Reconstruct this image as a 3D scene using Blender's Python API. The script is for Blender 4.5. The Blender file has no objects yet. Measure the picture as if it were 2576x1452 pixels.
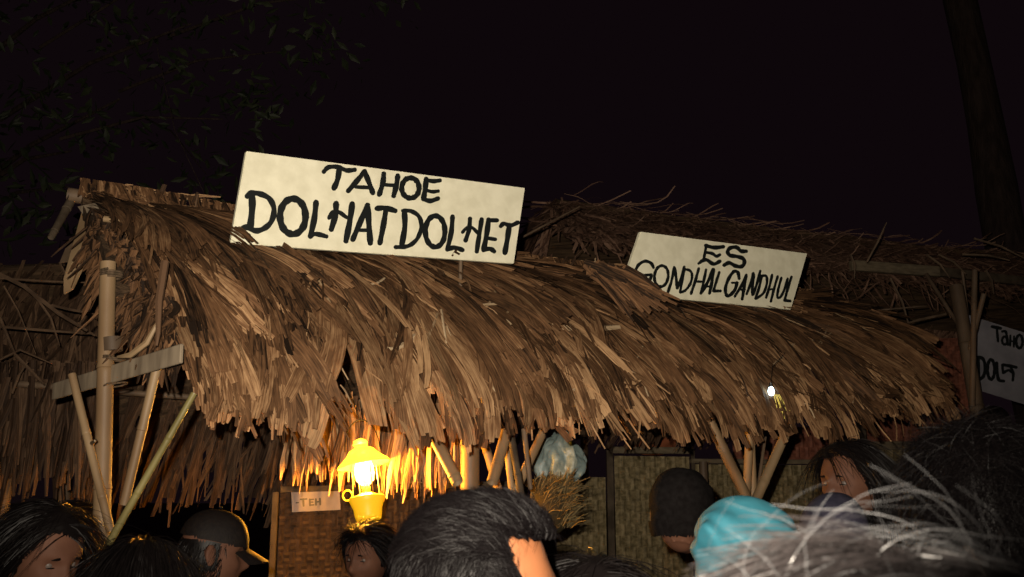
import bpy, bmesh, math, random
from mathutils import Vector, Matrix, noise, Euler
random.seed(7)
R = math.radians
PI = math.pi
SC = bpy.context.scene
COL = SC.collection

# ------------------------------------------------------------------ camera, night sky, camera flash, exposure
FOV = R(54.0); PITCH = R(12.0); EYE = Vector((0, 0, 1.62))
cam_d = bpy.data.cameras.new('camera'); cam = bpy.data.objects.new('camera', cam_d); COL.objects.link(cam)
cam.location = EYE; cam.rotation_euler = (R(90) + PITCH, 0, 0)
cam_d.sensor_width = 36; cam_d.lens = 18 / math.tan(FOV / 2)
cam_d.clip_start = 0.02; cam_d.clip_end = 6000
cam_d.dof.use_dof = True; cam_d.dof.focus_distance = 4.6; cam_d.dof.aperture_fstop = 11
SC.camera = cam
world = bpy.data.worlds.new('World'); SC.world = world; world.use_nodes = True
bg = world.node_tree.nodes['Background']
bg.inputs['Color'].default_value = (1.0, 0.52, 0.76, 1); bg.inputs['Strength'].default_value = 0.0040
fl_d = bpy.data.lights.new('camera_flash', 'SPOT'); fl = bpy.data.objects.new('camera_flash', fl_d); COL.objects.link(fl)
fl.location = EYE + Vector((-0.075, 0.0, 0.085))
fl_d.energy = 800; fl_d.color = (1.0, 0.87, 0.70); fl_d.spot_size = R(86); fl_d.spot_blend = 1.0; fl_d.shadow_soft_size = 0.012
fl.rotation_euler = (R(90) + R(19), 0, R(0))
SC.view_settings.view_transform = 'Standard'; SC.view_settings.look = 'None'
SC.view_settings.exposure = 0; SC.view_settings.gamma = 1; SC.view_settings.use_curve_mapping = False

FP = 1288 / math.tan(FOV / 2)
def ray(u, v):
    x = (u - 1288) / FP; y = (726 - v) / FP
    c, s = math.cos(PITCH), math.sin(PITCH)
    return Vector((x, c - s * y, s + c * y))
def at(u, v, Y):
    r = ray(u, v); return EYE + r * (Y / r.y)
def scr(p):
    q = p - EYE; c, s = math.cos(PITCH), math.sin(PITCH)
    d = q.y * c + q.z * s; h = -q.y * s + q.z * c
    return (1288 + FP * q.x / d, 726 - FP * h / d)

# ------------------------------------------------------------------ scene helpers
def tag(o, label=None, cat=None, group=None, kind=None):
    if label: o['label'] = label
    if cat: o['category'] = cat
    if group: o['group'] = group
    if kind: o['kind'] = kind
    return o
def empty(name, loc=(0, 0, 0), rz=0):
    o = bpy.data.objects.new(name, None); COL.objects.link(o); o.location = loc; o.rotation_euler = (0, 0, rz)
    o.empty_display_size = .1
    return o
def link(name, me, mat, parent=None, local=False):
    o = bpy.data.objects.new(name, me); COL.objects.link(o)
    if mat: me.materials.append(mat)
    if parent:
        o.parent = parent
        if not local:      # geometry given in world coordinates
            o.matrix_parent_inverse = pmat(parent).inverted()
    return o
def pmat(o):
    m = Matrix.Translation(o.location) @ o.rotation_euler.to_matrix().to_4x4()
    return m if not o.parent else pmat(o.parent) @ o.matrix_parent_inverse @ m
def mesh_bm(name, bm, mat, parent=None, smooth=False, local=False):
    me = bpy.data.meshes.new(name); bm.to_mesh(me); bm.free()
    if smooth:
        me.polygons.foreach_set('use_smooth', [True] * len(me.polygons)); me.set_sharp_from_angle(angle=R(48))
    return link(name, me, mat, parent, local)

# ------------------------------------------------------------------ materials
def mat(name, col, rough=.8, spec=.3, **k):
    m = bpy.data.materials.new(name); m.use_nodes = True
    nt = m.node_tree; b = nt.nodes['Principled BSDF']
    b.inputs['Base Color'].default_value = (*col, 1); b.inputs['Roughness'].default_value = rough
    b.inputs['Specular IOR Level'].default_value = spec
    for kk, v in k.items(): b.inputs[kk.replace('_', ' ')].default_value = v
    return m
def N(nt, t, **k):
    n = nt.nodes.new(t)
    for a, v in k.items(): setattr(n, a, v)
    return n
def noisy(name, c1, c2, scale=8, stretch=(1, 1, 1), rough=.85, spec=.2, bump=.3, bdist=.004, detail=5, coord='Object', bscale=None, lo=.35, hi=.65):
    m = mat(name, c1, rough, spec); nt = m.node_tree; b = nt.nodes['Principled BSDF']; L = nt.links.new
    tc = N(nt, 'ShaderNodeTexCoord'); mp = N(nt, 'ShaderNodeMapping'); mp.inputs['Scale'].default_value = stretch
    L(tc.outputs[coord], mp.inputs[0])
    no = N(nt, 'ShaderNodeTexNoise'); no.inputs['Scale'].default_value = scale; no.inputs['Detail'].default_value = detail
    L(mp.outputs[0], no.inputs['Vector'])
    rp = N(nt, 'ShaderNodeValToRGB'); rp.color_ramp.elements[0].position = lo; rp.color_ramp.elements[1].position = hi
    rp.color_ramp.elements[0].color = (*c1, 1); rp.color_ramp.elements[1].color = (*c2, 1)
    L(no.outputs[0], rp.inputs[0]); L(rp.outputs[0], b.inputs['Base Color'])
    n2 = N(nt, 'ShaderNodeTexNoise'); n2.inputs['Scale'].default_value = bscale or scale * 3; n2.inputs['Detail'].default_value = 4
    L(mp.outputs[0], n2.inputs['Vector'])
    bp = N(nt, 'ShaderNodeBump'); bp.inputs['Strength'].default_value = bump; bp.inputs['Distance'].default_value = bdist
    L(n2.outputs[0], bp.inputs['Height']); L(bp.outputs[0], b.inputs['Normal'])
    return m
def fibre_mat(name, dark, mid, light, trans=.12):
    """dry leaf: a tone stored per strip, fibres running along the blade (UV)"""
    m = mat(name, mid, .78, .22); nt = m.node_tree; b = nt.nodes['Principled BSDF']; L = nt.links.new
    at_ = N(nt, 'ShaderNodeAttribute', attribute_name='tone')
    uv = N(nt, 'ShaderNodeUVMap'); mp = N(nt, 'ShaderNodeMapping'); mp.inputs['Scale'].default_value = (190, 5, 1)
    L(uv.outputs[0], mp.inputs[0])
    no = N(nt, 'ShaderNodeTexNoise'); no.inputs['Scale'].default_value = 1; no.inputs['Detail'].default_value = 3
    L(mp.outputs[0], no.inputs['Vector'])
    mp2 = N(nt, 'ShaderNodeMapping'); mp2.inputs['Scale'].default_value = (60, 14, 1); L(uv.outputs[0], mp2.inputs[0])
    n2 = N(nt, 'ShaderNodeTexNoise'); n2.inputs['Scale'].default_value = 1; n2.inputs['Detail'].default_value = 5
    L(mp2.outputs[0], n2.inputs['Vector'])
    a = N(nt, 'ShaderNodeMath', operation='MULTIPLY_ADD'); a.inputs[1].default_value = 1.15; L(no.outputs[0], a.inputs[0]); 
    a2 = N(nt, 'ShaderNodeMath', operation='MULTIPLY_ADD'); a2.inputs[1].default_value = .8; L(n2.outputs[0], a2.inputs[0]); L(at_.outputs['Fac'], a2.inputs[2]) 
    L(a2.outputs[0], a.inputs[2])
    s = N(nt, 'ShaderNodeMath', operation='SUBTRACT'); s.inputs[1].default_value = .98; L(a.outputs[0], s.inputs[0])
    rp = N(nt, 'ShaderNodeValToRGB'); e = rp.color_ramp.elements
    e[0].position = .0; e[0].color = (*dark, 1); e[1].position = 1.0; e[1].color = (*light, 1)
    x = e.new(.5); x.color = (*mid, 1)
    L(s.outputs[0], rp.inputs[0]); L(rp.outputs[0], b.inputs['Base Color'])
    bp = N(nt, 'ShaderNodeBump'); bp.inputs['Strength'].default_value = .5; bp.inputs['Distance'].default_value = .002
    L(no.outputs[0], bp.inputs['Height']); L(bp.outputs[0], b.inputs['Normal'])
    tr = N(nt, 'ShaderNodeBsdfTranslucent'); L(rp.outputs[0], tr.inputs[0])
    mx = N(nt, 'ShaderNodeMixShader'); mx.inputs[0].default_value = trans
    L(b.outputs[0], mx.inputs[1]); L(tr.outputs[0], mx.inputs[2]); L(mx.outputs[0], nt.nodes['Material Output'].inputs[0])
    return m
M = {}
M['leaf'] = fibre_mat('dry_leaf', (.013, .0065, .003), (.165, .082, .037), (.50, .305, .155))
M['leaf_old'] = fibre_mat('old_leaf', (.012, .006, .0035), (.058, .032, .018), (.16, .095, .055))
M['leaf_far'] = fibre_mat('far_leaf', (.03, .015, .010), (.16, .085, .055), (.36, .22, .15))
M['stalk'] = fibre_mat('stalk', (.10, .055, .03), (.30, .20, .11), (.5, .38, .24), .0)
M['bamboo'] = noisy('bamboo', (.15, .092, .047), (.29, .20, .11), 5, (1, 1, .3), .55, .35, .2, .002, coord='Object')
M['bamboo_green'] = noisy('green_bamboo', (.12, .10, .035), (.23, .19, .075), 9, (1, 1, .3), .4, .45, .2, .002)
M['bamboo_dark'] = noisy('weathered_bamboo', (.065, .043, .027), (.145, .098, .062), 9, (1, 1, .3), .6, .3, .2, .002)
M['plank'] = noisy('grey_plank', (.15, .115, .08), (.27, .215, .15), 5, (6, 1, 1), .8, .2, .3, .003)
M['board'] = noisy('foam_board', (.72, .69, .52), (.83, .80, .62), 16, (1, 1, 1), .75, .25, .35, .0015, bscale=160)
M['paper'] = noisy('paper', (.52, .47, .44), (.62, .57, .54), 6, (1, 1, 1), .85, .2, .1)
M['cloth_grey'] = noisy('grey_cloth', (.17, .165, .185), (.25, .24, .265), 6, (1, 1, 1), .9, .1, .2)
M['twig'] = noisy('twig_brown', (.05, .030, .018), (.12, .075, .045), 12, rough=.9)
M['paper_grey'] = noisy('grey_paper', (.20, .17, .165), (.28, .245, .24), 6, (1, 1, 1), .85, .2, .1)  # a darker grey than the plain paper
M['ink'] = mat('black_paint', (.008, .010, .010), .45, .4)
M['cloth_white'] = noisy('white_plastic', (.10, .135, .13), (.24, .30, .29), 9, rough=.4, spec=.5, bump=.8, bdist=.01)
M['rope'] = noisy('rope', (.05, .035, .02), (.12, .08, .05), 80, rough=.9)
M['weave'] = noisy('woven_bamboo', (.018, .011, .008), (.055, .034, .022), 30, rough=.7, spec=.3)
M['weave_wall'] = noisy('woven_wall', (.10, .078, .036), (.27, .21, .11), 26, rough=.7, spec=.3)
M['weave_red'] = noisy('reddish_woven_bamboo', (.13, .045, .028), (.28, .10, .06), 22, rough=.7)
M['wood_dark'] = noisy('dark_wood', (.035, .025, .016), (.08, .06, .04), 12, rough=.8)  # evenly dark brown wood
M['wood_rail'] = noisy('rail_wood', (.09, .07, .045), (.16, .125, .08), 8, (1, 6, 6), .7)
M['earth'] = noisy('trodden_earth', (.05, .035, .022), (.10, .07, .045), 3, rough=.95, bump=.6, bdist=.02)
M['bark'] = noisy('bark', (.025, .016, .013), (.05, .034, .028), 6, (3, 3, .6), .9, bump=.8, bdist=.02)
M['tree_leaf'] = noisy('tree_leaf', (.012, .018, .008), (.032, .038, .017), 4, rough=.6, spec=.3)
M['skin'] = noisy('skin', (.150, .054, .021), (.195, .074, .030), 12, rough=.6, spec=.25, bump=.15, bdist=.001, bscale=300)
M['skin_dark'] = noisy('brown_skin', (.070, .029, .017), (.095, .042, .025), 12, rough=.7, spec=.2, bump=.15, bdist=.001, bscale=300)
M['hair'] = mat('black_hair', (.004, .003, .003), .45, .12)
M['hair_soft'] = mat('soft_black_hair', (.0022, .0016, .0018), .5, .09)
M['hair_grey'] = mat('greying_hair', (.034, .029, .029), .36, .6)
M['hair_pale'] = mat('shiny_grey_hair', (.16, .16, .165), .26, .8)
M['eye'] = mat('eye_white', (.10, .08, .07), .4, .2)
M['iris'] = mat('iris', (.02, .012, .008), .15, .5)
M['shirt_black'] = noisy('black_cotton', (.012, .012, .014), (.02, .02, .024), 40, rough=.9)
M['shirt_brown'] = noisy('brown_cotton', (.06, .03, .02), (.09, .05, .03), 40, rough=.9)
M['shirt_red'] = noisy('rust_cotton', (.22, .05, .02), (.30, .08, .03), 40, rough=.9)
M['shirt_grey'] = noisy('grey_cotton', (.07, .07, .08), (.11, .11, .12), 40, rough=.9)
M['denim'] = noisy('denim', (.02, .03, .05), (.04, .05, .08), 60, rough=.9)
M['teal'] = noisy('teal_cloth', (.020, .125, .17), (.032, .17, .225), 14, rough=.75, spec=.3, bump=.5, bdist=.004, bscale=30)
M['cap_black'] = noisy('black_cap', (.004, .0032, .0032), (.007, .006, .006), 60, rough=.95, spec=.05)
M['cap_brown'] = noisy('brown_cap', (.0045, .003, .003), (.008, .0055, .0045), 60, rough=.7, spec=.15)
M['cap_navy'] = noisy('navy_cap', (.016, .016, .026), (.026, .024, .038), 60, rough=.95, spec=.05)
M['scarf_dark'] = noisy('dark_scarf', (.018, .012, .012), (.03, .02, .02), 30, rough=.85)
M['sack'] = noisy('rust_cloth', (.20, .06, .025), (.28, .09, .04), 6, rough=.9, bump=.6, bdist=.01)
M['straw'] = fibre_mat('straw', (.03, .022, .009), (.10, .07, .03), (.20, .15, .065))
M['brass'] = mat('lamp_metal', (.75, .52, .16), .3, .5, Metallic=.8)
M['enamel'] = mat('lamp_enamel', (.85, .6, .2), .35, .5)
def emis(name, col, st, base=(.8, .6, .2)):
    return mat(name, base, .4, .3, Emission_Color=(*col, 1), Emission_Strength=st)
M['globe'] = emis('lamp_globe', (1, .80, .34), 5); M['globe'].node_tree.nodes['Principled BSDF'].inputs['Alpha'].default_value = .45
M['glow'] = emis('lamp_glass_lit', (1, .82, .38), 40)
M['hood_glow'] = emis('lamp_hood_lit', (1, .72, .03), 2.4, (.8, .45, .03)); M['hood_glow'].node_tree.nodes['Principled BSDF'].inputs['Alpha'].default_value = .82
M['tank_glow'] = emis('lamp_tank_glow', (1, .48, .0), .55, (.8, .42, .03))  # emission puts the lantern's light into the tank's own colour
M['led_blue'] = emis('led_blue_white', (.55, .85, 1), 9)
M['led_green'] = emis('led_green_white', (.5, 1, .75), 6)
M['streak_yellow'] = emis('streak_glow', (1, .8, .1), .5)
M['metal'] = mat('dark_metal', (.05, .05, .05), .4, .5, Metallic=.9)

# ------------------------------------------------------------------ shape builders
class Rib:
    """collects ribbons (leaf strips, hairs, straws) into one mesh with a per-strip tone and a UV that runs along"""
    def __init__(s): s.v = []; s.f = []; s.uv = []; s.t = []
    def strip(s, c, side, nrm, hw, tone, curl=0, uo=0.0):
        n = len(c); b = len(s.v); m = 3 if curl else 2; L = 0
        ls = []
        for i in range(n):
            if i: L += (c[i] - c[i-1]).length
            ls.append(L)
            if m == 3:
                s.v += [c[i] - side[i] * hw[i], c[i] + nrm[i] * curl * hw[i], c[i] + side[i] * hw[i]]
            else:
                s.v += [c[i] - side[i] * hw[i], c[i] + side[i] * hw[i]]
            s.t += [tone] * m
        for i in range(n - 1):
            for k in range(m - 1):
                a = b + i * m + k
                s.f.append((a, a + 1, a + m + 1, a + m))
                u0 = uo + k * hw[i] * 2 / (m - 1); u1 = uo + (k + 1) * hw[i] * 2 / (m - 1)
                s.uv += [(u0, ls[i]), (u1, ls[i]), (u1, ls[i+1]), (u0, ls[i+1])]
    def mesh(s, name):
        me = bpy.data.meshes.new(name); me.from_pydata([tuple(x) for x in s.v], [], s.f)
        uv = me.uv_layers.new(name='UVMap'); uv.data.foreach_set('uv', [q for p in s.uv for q in p])
        a = me.attributes.new('tone', 'FLOAT', 'POINT'); a.data.foreach_set('value', s.t)
        return me
    def build(s, name, m, parent=None): return link(name, s.mesh(name), m, parent)

def frame_of(d):
    d = d.normalized(); a = Vector((0, 0, 1)) if abs(d.z) < .9 else Vector((1, 0, 0))
    x = a.cross(d).normalized(); return x, d.cross(x).normalized()
def tube_into(bm, pts, rad, seg=10, cap=True):
    rings = []; n = len(pts); prevx = None
    for i, p in enumerate(pts):
        d = (pts[min(i+1, n-1)] - pts[max(i-1, 0)])
        x, y = frame_of(d)
        if prevx is not None:
            x = (prevx - d.normalized() * prevx.dot(d.normalized())).normalized(); y = d.normalized().cross(x)
        prevx = x
        r = rad[i] if isinstance(rad, (list, tuple)) else rad
        rings.append([bm.verts.new(p + (x * math.cos(2*PI*k/seg) + y * math.sin(2*PI*k/seg)) * r) for k in range(seg)])
    for a, b in zip(rings, rings[1:]):
        for k in range(seg): bm.faces.new((a[k], a[(k+1) % seg], b[(k+1) % seg], b[k]))
    if cap:
        bm.faces.new(rings[0][::-1]); bm.faces.new(rings[-1])
def tube(name, pts, rad, m, parent=None, seg=8):
    bm = bmesh.new(); tube_into(bm, [Vector(p) for p in pts], rad, seg)
    return mesh_bm(name, bm, m, parent, True)
def bamboo(name, a, b, r0, r1, m, parent=None, node=.28, seg=12, bend=.0, hollow=True):
    """a cane: slightly swollen joints with a groove, a hollow end"""
    a, b = Vector(a), Vector(b); L = (b - a).length; d = (b - a) / L; x, y = frame_of(d)
    bd = (x * random.uniform(-1, 1) + y * random.uniform(-1, 1)) * bend
    pos = [0]; z = node * random.uniform(.3, .9); nodes = []
    while z < L - .03:
        nodes.append(z); z += node * random.uniform(.85, 1.15)
    prof = [(0, 1)]
    for z in nodes:
        prof += [(z - .02, 1.0), (z - .006, 1.07), (z - .001, 1.10), (z + .001, .97), (z + .006, 1.05), (z + .02, 1.0)]
    prof.append((L, 1))
    prof = sorted(q for q in prof if 0 <= q[0] <= L)
    bm = bmesh.new()
    pts = [a + d * z + bd * math.sin(PI * z / L) for z, k in prof]
    rad = [(r0 + (r1 - r0) * z / L) * k for z, k in prof]
    if hollow:
        pts = [pts[0] + d * .03] + pts + [pts[-1] - d * .03]; rad = [rad[0] * .72] + rad + [rad[-1] * .72]
        # inner faces of the hollow ends
        rings = []
        for p, r in zip(pts, rad):
            rings.append([bm.verts.new(p + (x * math.cos(2*PI*k/seg) + y * math.sin(2*PI*k/seg)) * r) for k in range(seg)])
        for q, w in zip(rings, rings[1:]):
            for k in range(seg): bm.faces.new((q[k], q[(k+1) % seg], w[(k+1) % seg], w[k]))
        bm.faces.new(rings[0][::-1]); bm.faces.new(rings[-1])
    else: tube_into(bm, pts, rad, seg)
    return mesh_bm(name, bm, m, parent, True)
def wrap(name, c, axis, r, turns, m, parent, th=.004):
    """a lashing: cord wound round a cane"""
    x, y = frame_of(Vector(axis)); d = Vector(axis).normalized(); pts = []
    for i in range(turns * 14 + 1):
        a = i / 14 * 2 * PI
        pts.append(Vector(c) + (x * math.cos(a) + y * math.sin(a)) * (r + th) + d * (i / 14 - turns / 2) * th * 2)
    return tube(name, pts, th, m, parent, 6)
def box_into(bm, c, ax, ay, az):
    c = Vector(c); vs = [bm.verts.new(c + ax * i + ay * j + az * k) for i in (-1, 1) for j in (-1, 1) for k in (-1, 1)]
    for f in ((0, 1, 3, 2), (4, 6, 7, 5), (0, 4, 5, 1), (2, 3, 7, 6), (0, 2, 6, 4), (1, 5, 7, 3)):
        bm.faces.new([vs[i] for i in f])
def beam(name, a, b, w, h, m, parent=None, up=Vector((0, 0, 1)), bev=.003):
    a, b = Vector(a), Vector(b); d = (b - a); x = d.cross(up).normalized(); y = x.cross(d).normalized()
    bm = bmesh.new(); box_into(bm, (a + b) / 2, d / 2, x * w / 2, y * h / 2)
    bmesh.ops.recalc_face_normals(bm, faces=bm.faces)
    bmesh.ops.bevel(bm, geom=bm.edges[:], offset=bev, segments=1, affect='EDGES')
    return mesh_bm(name, bm, m, parent)
def lathe(name, prof, m, parent=None, seg=32, mtx=None, smooth=True):
    bm = bmesh.new(); rings = []
    for r, z in prof:
        rings.append([bm.verts.new((r * math.cos(2*PI*k/seg), r * math.sin(2*PI*k/seg), z)) for k in range(seg)])
    for a, b in zip(rings, rings[1:]):
        for k in range(seg): bm.faces.new((a[k], a[(k+1) % seg], b[(k+1) % seg], b[k]))
    bmesh.ops.remove_doubles(bm, verts=bm.verts, dist=1e-5)
    if mtx: bmesh.ops.transform(bm, matrix=mtx, verts=bm.verts)
    return mesh_bm(name, bm, m, parent, smooth)

# ------------------------------------------------------------------ the ground
bm = bmesh.new()
for i in range(41):
    for j in range(41):
        f = lambda q: math.copysign(abs(q) ** 3, q)
        x = f((i - 20) / 20) * 1500; y = f((j - 20) / 20) * 1500
        bm.verts.new((x, y, .02 * noise.noise((x * .6, y * .6, 0)) if abs(x) < 12 and abs(y) < 12 else 0))
bm.verts.ensure_lookup_table()
for i in range(40):
    for j in range(40):
        a = i * 41 + j; bm.faces.new([bm.verts[k] for k in (a, a + 41, a + 42, a + 1)])
tag(mesh_bm('ground', bm, M['earth'], None, True), kind='structure')

# ------------------------------------------------------------------ thatch
class Roof:
    """one slope of a thatched roof: surf(t, s): t metres along the ridge, s metres down the slope"""
    def __init__(q, A, B, side, slope, a0, a1, cap=.10, capang=60):
        q.A, q.B = Vector(A), Vector(B); q.d = (q.B - q.A); q.L = q.d.length; q.d.normalize()
        h = Vector((q.d.x, q.d.y, 0)).normalized()
        q.n = Vector((h.y, -h.x, 0)) * side; q.S = slope; q.tab = [(0., 0.)]
        x = z = 0.; q.st = slope / 60; i = 0
        while i * q.st < slope * 1.6:
            s = i * q.st; th = R(capang) if s < cap else R(a0 + (a1 - a0) * min(1.25, s / slope))
            x += math.cos(th) * q.st; z -= math.sin(th) * q.st; q.tab.append((x, z)); i += 1
    def surf(q, t, s, off=0.):
        k = max(0., s / q.st); i = min(int(k), len(q.tab) - 2); f = min(k - i, 1)
        a, b = q.tab[i], q.tab[i+1]
        x = a[0] + (b[0] - a[0]) * f; z = a[1] + (b[1] - a[1]) * f
        dx, dz = b[0] - a[0], b[1] - a[1]; l = math.hypot(dx, dz)
        if s < 0: x += dx / l * s; z += dz / l * s
        n = q.n * (-dz / l) + Vector((0, 0, dx / l))
        sag = -.035 * math.sin(PI * min(1, max(0, t / q.L))) + .02 * noise.noise((t * 1.3, s * 1.5, 3.1))
        return q.A + q.d * t + q.n * x + Vector((0, 0, z + sag)) + n * off, n
    def blade(q, rib, t0, s0, L, w, skew, off0, off1, K=3, tone=.5, seg=9, droop=0., twist=0., spread=.25, curl=.35, wav=.02, ragged=.12, bendskew=0., field=None):
        pts = []; sd = []; ns = []
        t, s = t0, s0; ph = random.uniform(0, 6)
        for i in range(seg + 1):
            f = i / seg; off = off0 + (off1 - off0) * f + wav * math.sin(ph + f * 5) * f - droop * f * f * f
            p, n = q.surf(t, s, off); pts.append(p); ns.append(n)
            a = skew + bendskew * f + (field(t, s) if field else 0)
            t += math.sin(a) * L / seg; s += math.cos(a) * L / seg
        for i in range(seg + 1):
            dd = (pts[min(i+1, seg)] - pts[max(i-1, 0)]).normalized()
            side = ns[i].cross(dd).normalized(); nn = dd.cross(side)
            a = twist * i / seg; side, nn = side * math.cos(a) + nn * math.sin(a), nn * math.cos(a) - side * math.sin(a)
            sd.append(side); ns[i] = nn
        out = []
        uo = random.uniform(0, 9)
        for k in range(K):
            o = (k + .5) / K * 2 - 1; cut = 1 - random.uniform(0, ragged)
            tone_k = tone + random.uniform(-.035, .035); sp = random.uniform(-.3, 1) * spread; split = random.uniform(.62, .98)
            c = []; hw = []
            for i in range(seg + 1):
                f = i / seg; g = f * cut
                j = g * seg; a = min(int(j), seg - 1); fr = j - a
                p = pts[a].lerp(pts[a+1], fr); wd = w * (.55 + .45 * min(1, f * 3)) * (1 if f < .97 else .8)
                ex = max(0, g - split) / (1 - split + .01) * sp
                c.append(p + sd[i] * wd / 2 * o * (1 + ex * .9) + ns[i] * ((1 - o * o) * curl * w * .5))
                hw.append(wd / 2 / K * (1.03 if g < split else max(.55, 1.03 - .35 * ex)))
            rib.strip(c, sd, ns, hw, tone_k, 0, uo + k * w / K)
        return pts
SLIT = [(836, 884), (868, 888), (900, 950), (958, 1100), (948, 1128), (906, 1118), (880, 1010)]
def inside(p, poly):
    u, v = p; c = False; n = len(poly)
    for i in range(n):
        (x1, y1), (x2, y2) = poly[i], poly[(i+1) % n]
        if (y1 > v) != (y2 > v) and u < (x2 - x1) * (v - y1) / (y2 - y1) + x1: c = not c
    return c
def mat_sheet(roof, s0, s1, off, name, m, parent, t0=0., t1=None, holes=None):
    """the packed under-layer of leaf ribs, uneven, with its own thickness"""
    t1 = roof.L if t1 is None else t1
    bm = bmesh.new(); nt, ns = max(8, int((t1 - t0) / .07)), 16; g = {}
    for lay in (0, 1):
        for i in range(nt + 1):
            for j in range(ns + 1):
                t = t0 + (t1 - t0) * i / nt; s = s0 + (s1 - s0) * j / ns
                o = off + .012 * noise.noise((t * 9, s * 3, lay)) - lay * .03
                g[lay, i, j] = bm.verts.new(roof.surf(t, s, o)[0])
    for i in range(nt):
        for j in range(ns):
            bm.faces.new((g[0,i,j], g[0,i+1,j], g[0,i+1,j+1], g[0,i,j+1])); bm.faces.new((g[1,i,j], g[1,i,j+1], g[1,i+1,j+1], g[1,i+1,j]))
    for i in range(nt):
        for j in (0, ns): bm.faces.new((g[0,i,j], g[1,i,j], g[1,i+1,j], g[0,i+1,j]))
    for j in range(ns):
        for i in (0, nt): bm.faces.new((g[0,i,j], g[0,i,j+1], g[1,i,j+1], g[1,i,j]))
    return mesh_bm(name, bm, m, parent, False)

# ------------------------------------------------------------------ near stall
RA = at(212, 462, 3.90); RB = at(2052, 742, 6.40)
stall = empty('food_stall', (0.2, 4.6, 0))
tag(stall, 'bamboo food stall in front with shaggy dry palm thatch roof, lit lantern under its eave', 'stall')
front = Roof(RA, RB, 1, 1.42, 16, 66, .10, 66)
rdir = front.d.copy(); hn = front.n.copy()
RBk = Roof(RA, RB, -1, 1.70, 40, 60, .05, 40)
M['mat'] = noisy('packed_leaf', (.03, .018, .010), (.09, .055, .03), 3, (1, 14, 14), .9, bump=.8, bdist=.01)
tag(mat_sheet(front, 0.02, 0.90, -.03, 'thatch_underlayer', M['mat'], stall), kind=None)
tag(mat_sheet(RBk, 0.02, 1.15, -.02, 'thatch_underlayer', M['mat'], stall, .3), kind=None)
sky_f = []
def skew_at(t, s):      # strands sweep along the ridge first, then turn down towards the eave
    c = noise.noise((t * 1.7, s * 1.1, 0.)) * .42 + noise.noise((t * 6, s * 3, 5.)) * .22
    return (.12 + .80 * math.exp(-(s / .55) ** 2) + c) * min(1, .25 + max(0, t) / .9)
def lock(ri, t):
    r_ = random.Random(ri * 1000 + int((t + .037 * ri) * 7.5)); return r_.gauss(0, .23), r_.uniform(-.035, .075), r_.uniform(-.17, .15), r_.uniform(.78, 1.18)
blades = []
rows = [(1.16, 200, .44), (1.05, 200, .5), (.93, 200, .58), (.80, 210, .66), (.66, 220, .72), (.52, 230, .76), (.38, 230, .78), (.24, 230, .76), (.12, 240, .68), (.06, 220, .55)]
def left_edge(v):      # the rake: the thatch runs down to the right from the left end of the ridge
    P = [(440, 195), (560, 235), (640, 290), (700, 350), (800, 400), (870, 430), (960, 455), (1030, 495), (1200, 520)]
    if v <= P[0][0]: return P[0][1]
    for (a, b), (c, d) in zip(P, P[1:]):
        if v <= c: return b + (d - b) * (v - a) / (c - a)
    return P[-1][1]
for ri, (s0, n, L) in enumerate(rows):
    for i in range(n):
        t = random.uniform(-.03, front.L + .03) if i % 6 else random.uniform(-.03, .5); s = s0 + random.uniform(-.08, .08)
        if s0 < .1: s = random.uniform(.05, .12)
        wide = random.random() < (.72 if s > .5 else .5)
        w = random.uniform(.034, .085) * (1 if s > .35 else .7) if wide else random.uniform(.010, .030)
        # the left edge hangs straight, combed by the rake
        lk = lock(ri, t); sk = lk[0]
        LL = L * random.uniform(.8, 1.12) * lk[3]
        # bottom edge uneven in clumps
        clump = noise.noise((t * 3.1, 8.8, 0)) * .13 + noise.noise((t * 9, 2.8, 0)) * .09 + noise.noise((t * 24, 5.8, 0)) * .05
        end = s + LL * math.cos(sk + skew_at(t, min(1.3, s + .3)))
        lim = 1.50 + clump + random.uniform(-.12, .08) - .11 * min(1, max(0, (t - 1.6) / .4)) - .16 * max(0, (t - 2.9) / 1.4)
        if end > lim: LL *= max(.35, (lim - s) / (end - s))
        blades.append((ri, t, s, LL, w, sk + random.gauss(0, .07), wide))
parts_pool = []
thatch = Rib()
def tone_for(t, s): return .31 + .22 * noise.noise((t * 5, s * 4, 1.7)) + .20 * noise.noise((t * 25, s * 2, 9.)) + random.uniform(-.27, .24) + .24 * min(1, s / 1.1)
for (ri, t, s, L, w, sk, wide) in blades:
    r = Rib()
    o0 = random.uniform(-.01, .02) + ri * .0035; o1 = random.uniform(.0, .085) + ri * .002
    endr = s + L; lk = lock(ri, t); o1 += lk[1]
    tw = random.gauss(0, .55) if wide else random.gauss(0, .7)
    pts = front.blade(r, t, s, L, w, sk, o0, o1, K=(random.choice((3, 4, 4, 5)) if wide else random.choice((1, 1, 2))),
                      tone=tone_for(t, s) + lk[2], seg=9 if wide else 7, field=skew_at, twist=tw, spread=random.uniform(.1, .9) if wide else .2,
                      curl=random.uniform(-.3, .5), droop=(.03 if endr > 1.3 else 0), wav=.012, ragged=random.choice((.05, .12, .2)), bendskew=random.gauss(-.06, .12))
    sp = [scr(p) for p in pts]
    if any(inside(p, SLIT) for p in sp[2:]): continue
    if any(p[0] < left_edge(p[1]) + 18 for p in sp[1:]) or sp[-1][0] > 2415: continue
    u, v = sp[-1]
    ok = 0 < u < 2576 and wide and endr > .55
    if ok: parts_pool.append((w * L * (3.5 / pts[-1].y) * (1.4 if endr > 1.2 else .8) + ri * .0004, r))
    else:
        b = len(thatch.v); thatch.v += r.v; thatch.t += r.t; thatch.uv += r.uv; thatch.f += [tuple(k + b for k in f) for f in r.f]
parts_pool.sort(key=lambda q: -q[0])
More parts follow.
